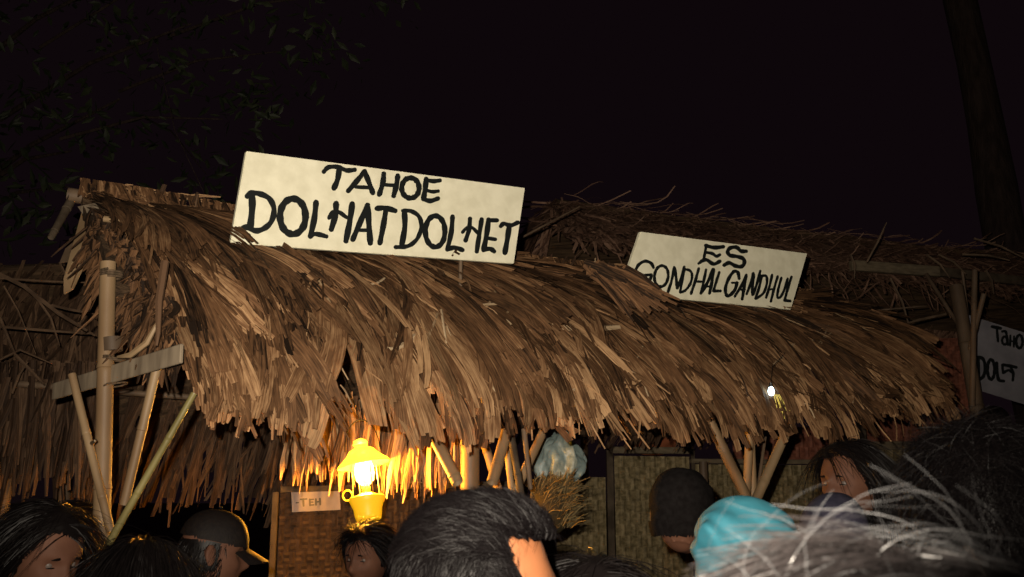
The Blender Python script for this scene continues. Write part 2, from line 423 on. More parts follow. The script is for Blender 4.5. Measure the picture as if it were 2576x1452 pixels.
for i, (sc_, r) in enumerate(parts_pool):
    if i < 285: r.build('palm_leaf', M['leaf'], stall)
    else:
        b = len(thatch.v); thatch.v += r.v; thatch.t += r.t; thatch.uv += r.uv; thatch.f += [tuple(k + b for k in f) for f in r.f]
# combed fibre over the top and fine straws everywhere
for i in range(1000):
    t = random.uniform(-.04, front.L + .04); s = random.uniform(.03, 1.25); sk = random.gauss(0, .22)
    L = random.uniform(.12, .4) if s > .2 else random.uniform(.1, .3)
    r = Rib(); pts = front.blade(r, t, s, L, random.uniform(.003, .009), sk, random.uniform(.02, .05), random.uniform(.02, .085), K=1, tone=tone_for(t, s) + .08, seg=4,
                twist=random.gauss(0, 1), curl=0, wav=.012, bendskew=random.gauss(0, .3), field=skew_at)
    if any(inside(scr(p), SLIT) for p in pts) or any(scr(p)[0] < left_edge(scr(p)[1]) for p in pts): continue
    b = len(thatch.v); thatch.v += r.v; thatch.t += r.t; thatch.uv += r.uv; thatch.f += [tuple(k + b for k in f) for f in r.f]
# ridge cap: short upright strands folded over the ridge
for i in range(900):
    t = random.uniform(-.02, front.L + .02)
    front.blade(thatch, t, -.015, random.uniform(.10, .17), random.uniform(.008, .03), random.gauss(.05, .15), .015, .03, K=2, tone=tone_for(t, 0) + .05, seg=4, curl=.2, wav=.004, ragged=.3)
for i in range(260):    # bright cut ends along the very top of the ridge
    t = random.uniform(0, front.L); p, n = front.surf(t, 0)
    q = p + Vector((0, 0, .012)); sd_ = (rdir + Vector((0, 0, random.gauss(0, .15)))).normalized(); L = random.uniform(.04, .16)
    thatch.strip([q, q + sd_ * L * .5 + Vector((0, 0, random.uniform(0, .006))), q + sd_ * L], [Vector((0, 0, 1))] * 3, [hn] * 3, [.004, .005, .003], .75, 0)
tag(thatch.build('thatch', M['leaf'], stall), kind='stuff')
# far slope of the same roof, seen from below
back = Rib(); tips = Rib()
for s0, n, L in ((.02, 200, .6), (.3, 260, .6), (.55, 300, .6), (.78, 340, .62), (1.0, 380, .6), (1.15, 420, .6)):
    for i in range(n):
        t = random.uniform(.28, RBk.L + .05); s = s0 + random.uniform(-.12, .12)
        if t > 1.9 and s > 1.0: continue
        LL = L * random.uniform(.7, 1.15)
        lim = 1.78 - .55 * min(1, max(0, (t - 1.75) / .3)) + .1 * noise.noise((t * 4, 0, 0)) + random.uniform(-.12, .1); LL = min(LL, max(.2, lim - s))
        w = random.uniform(.008, .034)
        RBk.blade(back, t, s, LL, w, random.gauss(0, .14), random.uniform(-.07, .0), random.uniform(-.06, .03), K=random.choice((1, 2, 3)), tone=random.uniform(.25, .75), seg=6,
                  twist=random.gauss(0, .4), spread=.6, curl=.3, ragged=.2)
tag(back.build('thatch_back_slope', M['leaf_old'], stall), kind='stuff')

# loose stalks lying on the thatch
def stalk(pts, w, tone=.7, lift=.05, name='loose_stalk', m='stalk'):
    """pts given in photo pixels, dropped onto the roof slope"""
    P = []
    for (u, v) in pts:
        best = None
        rr = ray(u, v)
        for k in range(60):
            s = k * 1.5 / 60; 
            # intersect at this s: find t where projected u matches
            lo, hi = -.2, front.L + .3
            for _ in range(18):
                mid = (lo + hi) / 2
                if scr(front.surf(mid, s)[0])[0] < u: lo = mid
                else: hi = mid
            q, n = front.surf(lo, s, lift); e = abs(scr(q)[1] - v)
            if best is None or e < best[0]: best = (e, q, n)
        P.append((best[1], best[2]))
    c = []; sd = []; ns = []
    m_ = []
    for i in range(len(P) - 1):
        for k in range(4):
            f = k / 4; p0 = P[max(i-1, 0)][0]; p1 = P[i][0]; p2 = P[i+1][0]; p3 = P[min(i+2, len(P)-1)][0]
            m_.append((.5 * ((2*p1) + (p2-p0)*f + (2*p0-5*p1+4*p2-p3)*f*f + (3*p1-p0-3*p2+p3)*f**3), P[i][1]))
    m_.append(P[-1])
    r = Rib(); n = len(m_)
    for i in range(n):
        dd = (m_[min(i+1, n-1)][0] - m_[max(i-1, 0)][0]).normalized(); s_ = m_[i][1].cross(dd).normalized()
        c.append(m_[i][0]); sd.append(s_); ns.append(dd.cross(s_))
    r.strip(c, sd, ns, [w * (1 - .6 * abs(i / n - .4)) for i in range(n)], tone, .6)
    return r.build(name, M[m], stall)
stalk([(935, 872), (985, 872), (1030, 850), (1052, 825)], .010, .8)
stalk([(1200, 765), (1270, 765), (1330, 800), (1345, 830), (1300, 835)], .010, .75)
stalk([(1300, 770), (1262, 790), (1275, 820)], .010, .6)
stalk([(1370, 822), (1450, 828), (1545, 822)], .022, .75)
stalk([(1435, 790), (1438, 840)], .007, .8)
stalk([(1160, 800), (1210, 850), (1225, 900)], .012, .6)
stalk([(800, 900), (780, 760), (745, 700)], .008, .5)
stalk([(640, 560), (760, 660), (820, 760)], .009, .55)
stalk([(1480, 640), (1478, 668)], .005, .8, .07)
stalk([(1850, 760), (1960, 800), (2080, 850)], .007, .6)
stalk([(2060, 770), (2200, 850), (2300, 920)], .008, .5)
stalk([(1570, 690), (1600, 668), (1680, 700), (1735, 745)], .011, .65, .06)
for i in range(46):
    u = random.uniform(450, 2150); f = (u - 450) / 1700; v = random.uniform(640 + f * 140, 960 + f * 60)
    a = random.uniform(-1.2, 1.5); L = random.uniform(30, 110)
    stalk([(u, v), (u + L * .5 * math.cos(a) + random.uniform(-8, 8), v + L * .5 * math.sin(a)), (u + L * math.cos(a), v + L * math.sin(a))], random.uniform(.003, .007), random.uniform(.4, .95))
# the leaf that lies over the lower left corner of the second sign
def P3(u, v, Y): return at(u, v, Y)

# poles of the roof
bamboo('ridge_pole', front.surf(-.05, .02, -.06)[0], front.surf(front.L, .02, -.06)[0], .03, .026, M['bamboo_dark'], stall)
bamboo('binding_pole', at(262, 551, 3.58), at(660, 592, 4.02), .012, .009, M['bamboo'], stall, node=.2)
# left gable: leaf sheaths and split cane ends
def plate(name, pts, th, m, parent):
    bm = bmesh.new(); P = [Vector(p) for p in pts]; n = (P[1] - P[0]).cross(P[2] - P[0]).normalized() * th
    a = [bm.verts.new(p) for p in P]; b = [bm.verts.new(p + n) for p in P]; k = len(P)
    bm.faces.new(a); bm.faces.new(b[::-1])
    for i in range(k): bm.faces.new((a[i], b[i], b[(i+1) % k], a[(i+1) % k]))
    bmesh.ops.recalc_face_normals(bm, faces=bm.faces)
    return mesh_bm(name, bm, m, parent)
bamboo('gable_cane', at(188, 488, 3.95), at(128, 598, 3.80), .019, .013, M['wood_dark'], stall, node=.12)
plate('leaf_sheath', [at(205, 535, 3.92), at(244, 545, 3.88), at(222, 640, 3.78), at(182, 725, 3.70), at(160, 738, 3.68), at(160, 700, 3.70)], .008, M['bamboo'], stall)
plate('leaf_sheath', [at(175, 600, 3.98), at(222, 580, 3.95), at(205, 650, 3.9), at(150, 660, 3.9)], .008, M['bamboo_dark'], stall)
plate('leaf_sheath', [at(195, 520, 3.9), at(240, 510, 3.85), at(250, 535, 3.84), at(215, 548, 3.86)], .006, M['plank'], stall)
plate('leaf_sheath', [at(243, 588, 3.72), at(252, 590, 3.72), at(268, 640, 3.66), at(267, 665, 3.64), at(256, 640, 3.66)], .005, M['bamboo'], stall)
bamboo('cane_end', at(275, 560, 3.7), at(320, 572, 3.9), .022, .020, M['bamboo'], stall, node=.5)
gable = Rib()
for i in range(900):   # tangled leaf ends hanging at the gable
    u = random.uniform(240, 425); v = random.uniform(520, 600) + (u - 240) * 1.25; Y = 3.78 - (u - 205) / 215 * .55
    p = at(u, v, Y); L = random.uniform(.05, .24); dx = random.gauss(.12, .25)
    c = []
    for k in range(6):
        f = k / 5; c.append(p + Vector((dx * L * f + .02 * math.sin(f * 3 + i), -.05 * f * f, -L * f)))
    sdv = Vector((1, random.gauss(0, .6), 0)).normalized()
    gable.strip(c, [sdv] * 6, [Vector((0, -1, 0))] * 6, [random.uniform(.003, .014)] * 5 + [.002], random.uniform(-.1, .48), .4)
tag(gable.build('gable_fringe', M['leaf'], stall), kind='stuff')
tube('hanging_strip', [at(415, 660, 3.2), at(400, 760, 3.15), at(398, 840, 3.1), at(394, 870, 3.1)], [.014, .012, .008, .004], M['stalk'], stall, 6)
tube('hanging_strip', [at(395, 815, 3.12), at(370, 862, 3.12), at(330, 893, 3.15), at(296, 898, 3.2)], [.006, .010, .010, .004], M['bamboo'], stall, 6)
# posts
bamboo('corner_post', at(272, 660, 3.32), Vector((at(300, 1380, 3.30).x + .03, 3.30, 0)), .026, .031, M['bamboo'], stall, .42, 20)
bamboo('corner_post', at(1182, 1000, 4.35), Vector((at(1192, 1200, 4.30).x, 4.30, 0)), .040, .042, M['bamboo'], stall, .4, 20)
bamboo('corner_post', at(1885, 1040, 5.2), Vector((at(1888, 1230, 5.2).x, 5.2, 0)), .022, .026, M['bamboo'], stall, .35, 16)
for (a, b) in (((-2.35, 4.75), 1.85), ((-.3, 6.2), 1.85), ((1.35, 7.2), 1.9)):
    bamboo('rear_post', (a[0], a[1], b), (a[0], a[1], 0), .03, .034, M['bamboo_dark'], stall, .4)
# shadow ring on the post, plank and poles
beam('cross_plank', at(135, 985, 3.60), at(458, 889, 3.02), .012, .060, M['plank'], stall)
bamboo('tie_pole', at(40, 965, 4.5), at(860, 1022, 4.7), .016, .013, M['bamboo_dark'], stall, bend=.02)
beam('inner_rail', at(760, 1018, 4.9), at(1060, 1015, 5.2), .02, .045, M['bamboo'], stall)
beam('inner_rail', at(905, 985, 4.6), at(985, 985, 4.7), .03, .05, M['bamboo_dark'], stall)
tube('post_shadow_ring', [at(283, 884, 3.32), at(281, 850, 3.32)], .0335, M['bamboo_dark'], stall, 20)  # dark ring standing in for a leaf's cast shadow on the post
wrap('lashing', at(281, 690, 3.32), (0, 0, 1), .031, 3, M['rope'], stall)
wrap('lashing', at(287, 903, 3.31), (.1, 0, 1), .032, 2, M['rope'], stall, .003)
wrap('lashing', at(291, 968, 3.31), (-.25, 0, 1), .034, 1, M['rope'], stall, .003)
# braces of the left corner
bamboo('brace', at(181, 942, 3.26), at(278, 1335, 3.18), .013, .014, M['bamboo'], stall, .25)
bamboo('brace', at(402, 895, 3.18), at(312, 1270, 3.22), .015, .015, M['bamboo'], stall, .3)
bamboo('brace', at(488, 990, 3.10), at(272, 1370, 3.16), .010, .012, M['bamboo_green'], stall, .2)
bamboo('brace_stub', at(232, 1115, 3.2), at(240, 1108, 3.1), .007, .005, M['bamboo'], stall, .3)
# braces round the middle post
bamboo('brace', at(1085, 1085, 4.2), at(1152, 1215, 4.1), .026, .025, M['bamboo'], stall, .4)
bamboo('brace', at(1208, 1080, 4.5), at(1262, 1260, 4.45), .019, .018, M['bamboo'], stall, .3)
bamboo('brace', at(1275, 1085, 4.2), at(1238, 1215, 4.1), .024, .024, M['bamboo'], stall, .4)
bamboo('brace', at(1272, 1110, 4.45), at(1292, 1270, 4.4), .014, .014, M['bamboo'], stall, .4)
bamboo('brace', at(1258, 930, 4.3), at(1312, 1250, 4.15), .017, .015, M['wood_dark'], stall, .4)
bamboo('brace', at(1378, 1060, 4.6), at(1290, 1250, 4.4), .021, .020, M['bamboo'], stall, .3)
bamboo('brace', at(1318, 1080, 4.2), at(1335, 1230, 4.15), .012, .010, M['bamboo_dark'], stall, .3)
# braces of the right corner
bamboo('brace', at(1768, 1025, 4.85), at(1875, 1245, 4.95), .026, .026, M['bamboo'], stall, .3)
bamboo('brace', at(1890, 1000, 5.1), at(1878, 1245, 5.0), .022, .020, M['bamboo'], stall, .3)
bamboo('brace', at(2008, 1020, 5.1), at(1900, 1262, 4.98), .024, .024, M['bamboo'], stall, .28)
bamboo('brace', at(1925, 1100, 5.1), at(1905, 1240, 5.0), .008, .008, M['bamboo_dark'], stall, .3)
# leaves that hang below the eave round the right braces
for (u, v, u2, v2, w) in ((1715, 1030, 1765, 1120, .016), (1760, 1040, 1790, 1110, .02), (1840, 1060, 1868, 1130, .03), (1700, 1010, 1735, 1100, .03), (1950, 1040, 1985, 1110, .03),
                          (2010, 1015, 2060, 1095, .02), (1895, 1000, 1960, 1100, .03), (1820, 1010, 1860, 1100, .035), (1480, 1040, 1500, 1062, .02), (1400, 1060, 1445, 1105, .03)):
    Y = 4.5 + (u - 1700) / 400 * .5; a = at(u, v, Y); b = at(u2, v2, Y - .05); r = Rib()
    for k in range(2):
        sdv = Vector((1, .3, .5)).normalized()
        o = sdv * w * .5 * (k * 2 - 1)
        r.strip([a + o, a.lerp(b, .5) + o * 1.1 + Vector((0, -.01, 0)), b + o * 1.3 + Vector((0, 0, .02 * k))], [sdv] * 3, [Vector((0, -1, 0))] * 3, [w * .5] * 3, random.uniform(.35, .7), 0)
    r.build('hanging_leaf', M['leaf'], stall)

# woven panel below the lantern
def weave(name, A, B, h, cell, m, parent=None, depth=.006):
    """plaited bamboo: over-and-under strips, each crossing bowed, with a dark backing sheet"""
    A, B = Vector(A), Vector(B); L = (B - A).length; d = (B - A).normalized(); up = Vector((0, 0, 1)); n = d.cross(up).normalized()
    nx, nz = int(L / cell), int(h / cell); vs = []; fs = []
    for i in range(nx):
        for j in range(nz):
            vert = (i + j // 2) % 2 == 0; b = len(vs); g = cell * .06; w = cell - g
            o = A + d * (i * cell) - up * (j * cell); jit = noise.noise((i * .7, j * .7, 0)) * depth * .5
            for k in range(3):
                hh = (depth if k == 1 else -depth * .2) + jit
                if vert: vs += [o - up * (w * k / 2) + n * hh, o + d * w - up * (w * k / 2) + n * hh]
                else: vs += [o + d * (w * k / 2) + n * hh, o + d * (w * k / 2) - up * w + n * hh]
            fs += [(b, b+1, b+3, b+2), (b+2, b+3, b+5, b+4)]
    b = len(vs); q = -n * depth
    vs += [A + q, B + q, B - up * h + q, A - up * h + q]; fs.append((b, b+1, b+2, b+3))
    me = bpy.data.meshes.new(name); me.from_pydata([tuple(v) for v in vs], [], fs)
    return link(name, me, m, parent)
wp = empty('woven_screen', at(940, 1452, 5.35).to_2d().to_3d())
tag(wp, 'coarse plaited bamboo screen behind the lit lantern with a paper sign pinned to it', 'screen')
pa, pb = at(706, 1238, 5.25), at(1330, 1222, 5.75)
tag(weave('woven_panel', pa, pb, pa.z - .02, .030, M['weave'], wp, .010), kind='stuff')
beam('panel_frame', pa + Vector((-.02, -.02, 0)), Vector((pa.x - .02, pa.y - .02, .02)), .03, .03, M['wood_dark'], wp, Vector((0, 1, 0)))
beam('panel_frame', pa + Vector((0, -.02, .012)), pb + Vector((0, -.02, .012)), .03, .03, M['wood_dark'], wp)

inner = Rib()
for i in range(210):
    u = random.uniform(730, 1140); v = random.uniform(985, 1040); Y = random.uniform(4.42, 4.85) + (u - 900) / 240 * .1; p = at(u, v, Y); L = (1228 + 25 * noise.noise((u * .02, 0, 0)) + random.uniform(-55, 25) - v) / FP * Y
    if 890 < u < 965: Y += .3; L *= .8
    if u < 870 and not 770 < u < 800: L *= .80
    sdv = Vector((1, random.gauss(0, .7), 0)).normalized(); dx = random.gauss(0, .12); w = random.uniform(.003, .013)
    inner.strip([p, p + Vector((dx * L * .4 + .012, -.012, -L * .45)), p + Vector((dx * L * .8, -.01, -L * .8)), p + Vector((dx * L, .0, -L))], [sdv] * 4, [Vector((0, -1, 0))] * 4, [w, w * 1.15, w, w * .3], random.uniform(.35, .95), .4)
tag(inner.build('inner_fringe', M['leaf'], stall), kind='stuff')

# ------------------------------------------------------------------ signs: foam boards painted by hand
def plane_hit(u, v, P0, n):
    r = ray(u, v); return EYE + r * ((P0 - EYE).dot(n) / r.dot(n))
def brush(bm, pts, w, P0, n, up, k, first=True):
    """one brush stroke: a ribbon with round ends and a slightly living width, lying on the board"""
    Q = []
    m = len(pts)
    if m == 2: Q = [tuple(pts[0]), tuple((pts[0][i] + pts[1][i]) / 2 for i in (0, 1)), tuple(pts[1])]
    else:
        for i in range(m - 1):
            p0, p1, p2, p3 = pts[max(i-1, 0)], pts[i], pts[i+1], pts[min(i+2, m-1)]
            for q in range(6):
                f = q / 6; Q.append(tuple(.5 * (2*p1[c] + (p2[c]-p0[c])*f + (2*p0[c]-5*p1[c]+4*p2[c]-p3[c])*f*f + (3*p1[c]-p0[c]-3*p2[c]+p3[c])*f**3) for c in (0, 1)))
        Q.append(tuple(pts[-1]))
    closed = abs(pts[0][0] - pts[-1][0]) + abs(pts[0][1] - pts[-1][1]) < 1e-6
    L = []; Rr = []; ph = random.uniform(0, 9); n_ = len(Q)
    for i, (x, y) in enumerate(Q):
        a = Q[i-1] if i else (Q[-2] if closed else Q[0]); b = Q[i+1] if i < n_ - 1 else (Q[1] if closed else Q[-1])
        dx, dy = b[0] - a[0], b[1] - a[1]; l = math.hypot(dx, dy) or 1
        h = w / 2 * (1 + .10 * math.sin(ph + i * .9)) * (.92 if (not closed and i in (0, n_ - 1)) else 1)
        L.append((x - dy / l * h, y + dx / l * h)); Rr.append((x + dy / l * h, y - dx / l * h))
    def V(p): return bm.verts.new(plane_hit(*k(p), P0, n) + n * up)
    l = [V(p) for p in L]; r = [V(p) for p in Rr]
    for i in range(n_ - 1): bm.faces.new((l[i], l[i+1], r[i+1], r[i]))
    if not closed:
        for (c, a0, b0, sgn) in ((Q[0], L[0], Rr[0], 1), (Q[-1], Rr[-1], L[-1], 1)):
            a1 = math.atan2(a0[1] - c[1], a0[0] - c[0]); fan = [V((c[0] + w/2*.95*math.cos(a1 + PI*q/6), c[1] + w/2*.95*math.sin(a1 + PI*q/6))) for q in range(7)]
            bm.faces.new(fan)
def ell(cx, cy, rx, ry, rot=0, n=12):
    o = [(cx + rx*math.cos(2*PI*i/n)*math.cos(rot) - ry*math.sin(2*PI*i/n)*math.sin(rot), cy + rx*math.cos(2*PI*i/n)*math.sin(rot) + ry*math.sin(2*PI*i/n)*math.cos(rot)) for i in range(n)]
    return o + [o[0]]
def sign(name, label, corners, P0, n, k, lines, th, m, wmul=1.16, group=None):
    C = [plane_hit(u, v, P0, n) for (u, v) in corners]
    s = empty(name, (C[3] + C[2]) / 2); tag(s, label, 'sign', group)
    bm = bmesh.new(); a = [bm.verts.new(p) for p in C]; b = [bm.verts.new(p - n * th) for p in C]
    bm.faces.new(a); bm.faces.new(b[::-1])
    for i in range(4): bm.faces.new((a[i], b[i], b[(i+1) % 4], a[(i+1) % 4]))
    bmesh.ops.recalc_face_normals(bm, faces=bm.faces)
    bmesh.ops.bevel(bm, geom=bm.edges[:], offset=min(.0025, th / 3), segments=2, affect='EDGES')
    mesh_bm('board', bm, m, s)
    for strokes in lines:
        bm = bmesh.new()
        for j, (pts, w) in enumerate(strokes): brush(bm, pts, w * wmul, P0, n, .0015 + .00025 * j, k)
        bmesh.ops.recalc_face_normals(bm, faces=bm.faces)
        for f in bm.faces:
            if f.normal.dot(n) < 0: f.normal_flip()
        mesh_bm('lettering', bm, M['ink'], s)
    return s, C
hdir = Vector((rdir.x, rdir.y, 0)).normalized()
nS = Vector((hdir.y, -hdir.x, 0))             # towards the camera
k1 = lambda p: (529.6 + p[0] * .34265, 317.8 + p[1] * .34265)
TAHOE = [([(830,335),(865,302),(930,300),(1000,325),(1058,320)],30), ([(945,305),(932,390),(905,455)],36),
 ([(1010,475),(1075,400),(1130,332)],34), ([(1130,332),(1160,410),(1190,490)],34), ([(1065,447),(1175,452)],24),
 ([(1270,350),(1262,420),(1237,502)],34), ([(1372,365),(1363,430),(1342,512)],34), ([(1262,430),(1362,437)],26),
 (ell(1465,455,64,74),34), ([(1580,390),(1572,470),(1560,535)],34), ([(1575,395),(1630,405),(1680,400)],28), ([(1570,468),(1620,482),(1668,478)],24), ([(1560,537),(1610,550),(1666,532)],30)]
DOLHAT = [([(302,495),(305,600),(290,745)],44), ([(268,515),(295,492),(360,497),(430,532),(465,610),(445,700),(390,752),(330,768),(262,742),(218,760)],36),
 (ell(603,663,94,130),44), ([(773,560),(760,680),(732,808)],38), ([(732,808),(770,792),(848,810)],30),
 ([(920,568),(915,650),(885,757)],38), ([(1038,572),(1020,700),(992,842)],38), ([(868,675),(890,635),(940,632),(1000,672),(1028,662)],26),
 ([(1042,832),(1090,720),(1148,585)],36), ([(1150,582),(1160,720),(1170,858)],38), ([(1085,765),(1160,765)],26),
 ([(1218,605),(1280,602),(1352,622)],34), ([(1285,612),(1265,730),(1240,858)],36)]
DOLHET = [([(1422,630),(1425,740),(1402,875)],36), ([(1412,622),(1470,624),(1530,665),(1546,740),(1520,820),(1470,870),(1420,886),(1357,888)],28),
 (ell(1648,773,72,114),34), ([(1775,665),(1765,780),(1737,905)],32), ([(1737,905),(1790,892),(1848,910)],30),
 ([(1903,680),(1895,760),(1870,840)],30), ([(1988,685),(1970,800),(1952,920)],30), ([(1847,780),(1880,747),(1920,747),(1972,800)],22),
 ([(2038,688),(2025,790),(2002,908)],34), ([(2035,692),(2100,692)],28), ([(2025,822),(2088,832)],24), ([(2002,905),(2050,902),(2078,920)],30),
 ([(2127,735),(2150,717),(2200,730),(2252,708)],28), ([(2190,728),(2175,830),(2157,930)],34)]
P1 = front.surf(.9, .1)[0] + nS * .53
sg1, C1 = sign('stall_sign', 'larger cream foam board lettered TAHOE DOLHAT DOLHET, standing on the thatch', [(620,380),(1321,473),(1293,663),(580,611)], P1, nS, k1, [TAHOE, DOLHAT, DOLHET], .022, M['board'])
for f in (.2, .8):
    p = C1[3].lerp(C1[2], f) - nS * .035; tube('support_stick', [p + Vector((0, 0, .2)), p - Vector((0, 0, .25))], .009, M['bamboo_dark'], sg1)
k2 = lambda p: (1553.5 + p[0] * .19737, 564.9 + p[1] * .19737)
ES = [([(1130,262),(1110,370),(1088,450),(1032,498)],32), ([(1122,270),(1230,295),(1345,285)],44), ([(1120,358),(1200,370),(1255,405),(1300,387)],36), ([(1065,468),(1130,452),(1220,505),(1300,470)],42),
 ([(1635,342),(1570,340),(1510,292),(1430,302),(1400,350),(1430,395),(1520,410),(1600,440),(1610,500),(1570,538),(1500,530),(1420,490),(1355,520)],44)]
GON = [([(455,548),(420,490),(340,470),(262,520),(228,600),(245,680),(330,740),(400,720),(430,650)],36), ([(320,650),(430,640)],30), (ell(555,660,88,134,.12),34),
 ([(718,548),(690,700),(637,872)],32), ([(725,560),(745,700),(755,812)],34), ([(846,540),(800,700),(762,812)],30),
 ([(852,565),(822,700),(792,862)],30), ([(850,572),(920,592),(945,660),(920,760),(860,840),(797,868)],30),
 ([(1028,565),(985,720),(932,882)],34), ([(1122,580),(1090,730),(1060,872)],32), ([(990,730),(1090,730)],26),
 ([(1208,575),(1140,740),(1055,877)],38), ([(1215,575),(1195,730),(1165,877)],38), ([(1110,792),(1180,792)],26), ([(1288,612),(1250,730),(1215,850)],32), ([(1215,850),(1300,850)],36)]
GAN = [([(1548,688),(1530,612),(1480,602),(1420,680),(1375,800),(1380,888),(1420,908),(1490,840),(1520,745)],38), ([(1455,745),(1530,742)],24),
 ([(1638,645),(1580,770),(1492,917)],32), ([(1635,652),(1610,800),(1585,952)],36), ([(1550,832),(1620,832)],24),
 ([(1725,622),(1690,760),(1642,885)],32), ([(1730,640),(1715,800),(1715,895)],34), ([(1813,595),(1770,760),(1722,895)],32),
 ([(1830,655),(1800,800),(1752,942)],32), ([(1830,657),(1890,662),(1895,760),(1850,880),(1755,948)],30),
 ([(1963,645),(1930,790),(1887,932)],30), ([(2033,665),(1985,830),(1947,982)],30), ([(1920,832),(1990,822)],26),
 ([(2080,682),(2040,830),(2030,925),(2065,928),(2110,850),(2160,695)],30), ([(2208,672),(2160,820),(2122,965)],32), ([(2120,970),(2192,978)],34)]
P2 = front.surf(3.0, .05)[0] + nS * .48
sg2, C2 = sign('stall_sign', 'smaller cream foam board lettered ES GONDHAL GANDHUL, corner tucked under the thatch', [(1612,583),(2031,638),(1990,779),(1560,738)], P2, nS, k2, [ES, GON, GAN], .022, M['board'])
for f in (.25, .8):
    p = C2[3].lerp(C2[2], f) - nS * .035; tube('support_stick', [p + Vector((0, 0, .15)), p - Vector((0, 0, .25))], .009, M['bamboo_dark'], sg2)
# thatch tuft that covers the sign's lower left corner
tuft = Rib()
for i in range(170):
    f = random.random(); u0, v0 = 1500 + f * 60 + random.uniform(-40, 20), 662 + f * 14 + random.uniform(-6, 30); L = random.uniform(90, 170)
    a = math.atan2(100, 190) + random.gauss(0, .2); Y = P2.y - .62 + random.uniform(-.1, 0)
    p = at(u0, v0, Y - .1); q = at(u0 + L * .5 * math.cos(a), v0 + L * .5 * math.sin(a) - 5, Y - .12); e = at(u0 + L * math.cos(a), v0 + L * math.sin(a), Y - .13)
    if scr(e)[1] < 655 + (scr(e)[0] - 1560) * .66: continue
    sdv = (e - p).cross(Vector((0, 1, .3))).normalized()
    tuft.strip([p, q, e], [sdv] * 3, [Vector((0, -1, 0))] * 3, [random.uniform(.004, .012)] * 2 + [.005], random.uniform(.0, .55), .4)
tag(tuft.build('ridge_tuft', M['leaf'], stall), kind='stuff')

k3 = lambda p: (2386.7 + p[0] * .19449, 762.6 + p[1] * .19449)
T3 = [([(560,305),(670,328)],36), ([(620,322),(636,495)],28), ([(690,368),(735,372),(752,450),(765,540)],30), (ell(722,485,34,52),28), ([(795,420),(792,550)],24), ([(842,432),(838,565)],24), ([(792,490),(842,500)],20), (ell(910,500,42,84),32)]
D3 = [([(378,705),(388,980)],38), ([(372,698),(440,722),(470,820),(450,940),(398,988)],38), (ell(545,860,46,128),36), ([(618,775),(638,980),(708,1010)],36), ([(690,800),(700,905)],30), ([(700,800),(790,815),(870,832)],36), ([(700,905),(770,870),(820,900)],30), ([(800,830),(830,910),(825,1000)],32)]
n3 = Vector((.15, -1, 0)).normalized()
sg3, C3 = sign('stall_sign', 'dim greyish cloth sign lettered TaHO DOL behind the dark post at the right edge', [k3((245,150)), k3((1500,545)), k3((1560,1490)), k3((395,1130))], at(2500, 880, 7.6), n3, k3, [T3, D3], .006, M['cloth_grey'])
tube('support_stick', [C3[0] + Vector((0, .02, .35)), C3[3] - Vector((0, -.02, .6))], .012, M['bamboo_dark'], sg3)
k4 = lambda p: (678 + p[0] * .1945, 1059 + p[1] * .1945)
nP = (pb - pa).cross(Vector((0, 0, 1))).normalized()
P4 = pa + nP * .03
TEH = [([(435,1012),(440,1098)],24), ([(402,1016),(478,1010)],20), ([(520,1015),(522,1092)],22), ([(520,1018),(568,1014)],18), ([(520,1052),(560,1050)],16), ([(522,1090),(570,1086)],18), ([(598,1012),(600,1086)],22), ([(650,1006),(654,1082)],22), ([(600,1048),(652,1044)],18), ([(345,1060),(372,1057)],16)]
sign('paper_notice', 'small pale paper notice lettered TEH pinned to the woven screen', [k4((280,900)), k4((905,880)), k4((920,1150)), k4((292,1182))], P4, nP, k4, [TEH], .004, M['paper_grey'], group=None)
WR = []
for i, x in enumerate((1640, 1760, 1860, 1950, 2040, 2120, 2210)):
    WR.append(([(x, 640 + (i % 3) * 20), (x - 14, 700), (x + 6, 790 - (i % 2) * 20)], 26))
WR += [([(1760,700),(1810,670),(1860,720)],22), ([(1950,760),(2000,790),(2040,700)],22), ([(2120,690),(2165,660),(2210,700)],22), ([(1560,560),(1600,640),(1640,600)],24)]
sign('cloth_banner', 'off-white banner with dark script hanging behind the leaf fringe right of the lantern', [k4((1560,520)), k4((2450,420)), k4((2480,930)), k4((1590,960))], at(1080, 1200, 5.62), Vector((.1, -1, 0)).normalized(), k4, [WR], .003, M['paper_grey'])

# ------------------------------------------------------------------ lantern
LY = 4.30
Lc = at(929, 1190, LY)
lan = empty('pressure_lantern', at(928, 1310, LY)); tag(lan, 'brightly lit kerosene lantern with wide hood and round tank hanging under the eave', 'lantern')
T = Matrix.Translation(at(928, 1310, LY)) @ Euler((R(-7), R(-8), 0)).to_matrix().to_4x4()
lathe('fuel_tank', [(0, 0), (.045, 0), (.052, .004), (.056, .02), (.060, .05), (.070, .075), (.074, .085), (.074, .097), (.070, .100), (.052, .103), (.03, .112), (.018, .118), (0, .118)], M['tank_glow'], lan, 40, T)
lathe('burner', [(.018, .115), (.020, .14), (.012, .15), (.012, .175), (0, .175)], M['brass'], lan, 20, T)
lathe('glass_globe', [(.020, .150), (.036, .168), (.042, .195), (.040, .225), (.032, .250)], M['globe'], lan, 24, T)
lathe('mantle', [(0, .165), (.014, .172), (.020, .190), (.020, .205), (.012, .225), (0, .228)], M['glow'], lan, 20, T)
for i in range(4):
    a = i * PI / 2 + .6; c, s = math.cos(a), math.sin(a)
    tube('frame_rod', [T @ Vector((.062 * c, .062 * s, .10)), T @ Vector((.058 * c, .058 * s, .235))], .0028, M['brass'], lan, 6)
TS = T @ Matrix.Translation((0, 0, .232)) @ Euler((R(3), R(-4), 0)).to_matrix().to_4x4()
lathe('hood', [(.112, .0), (.113, .004), (.108, .012), (.085, .03), (.066, .048), (.052, .066), (.030, .076), (.030, .074), (.050, .062), (.062, .045), (.080, .028), (.104, .009), (.110, .0), (.112, 0)], M['hood_glow'], lan, 40, TS)
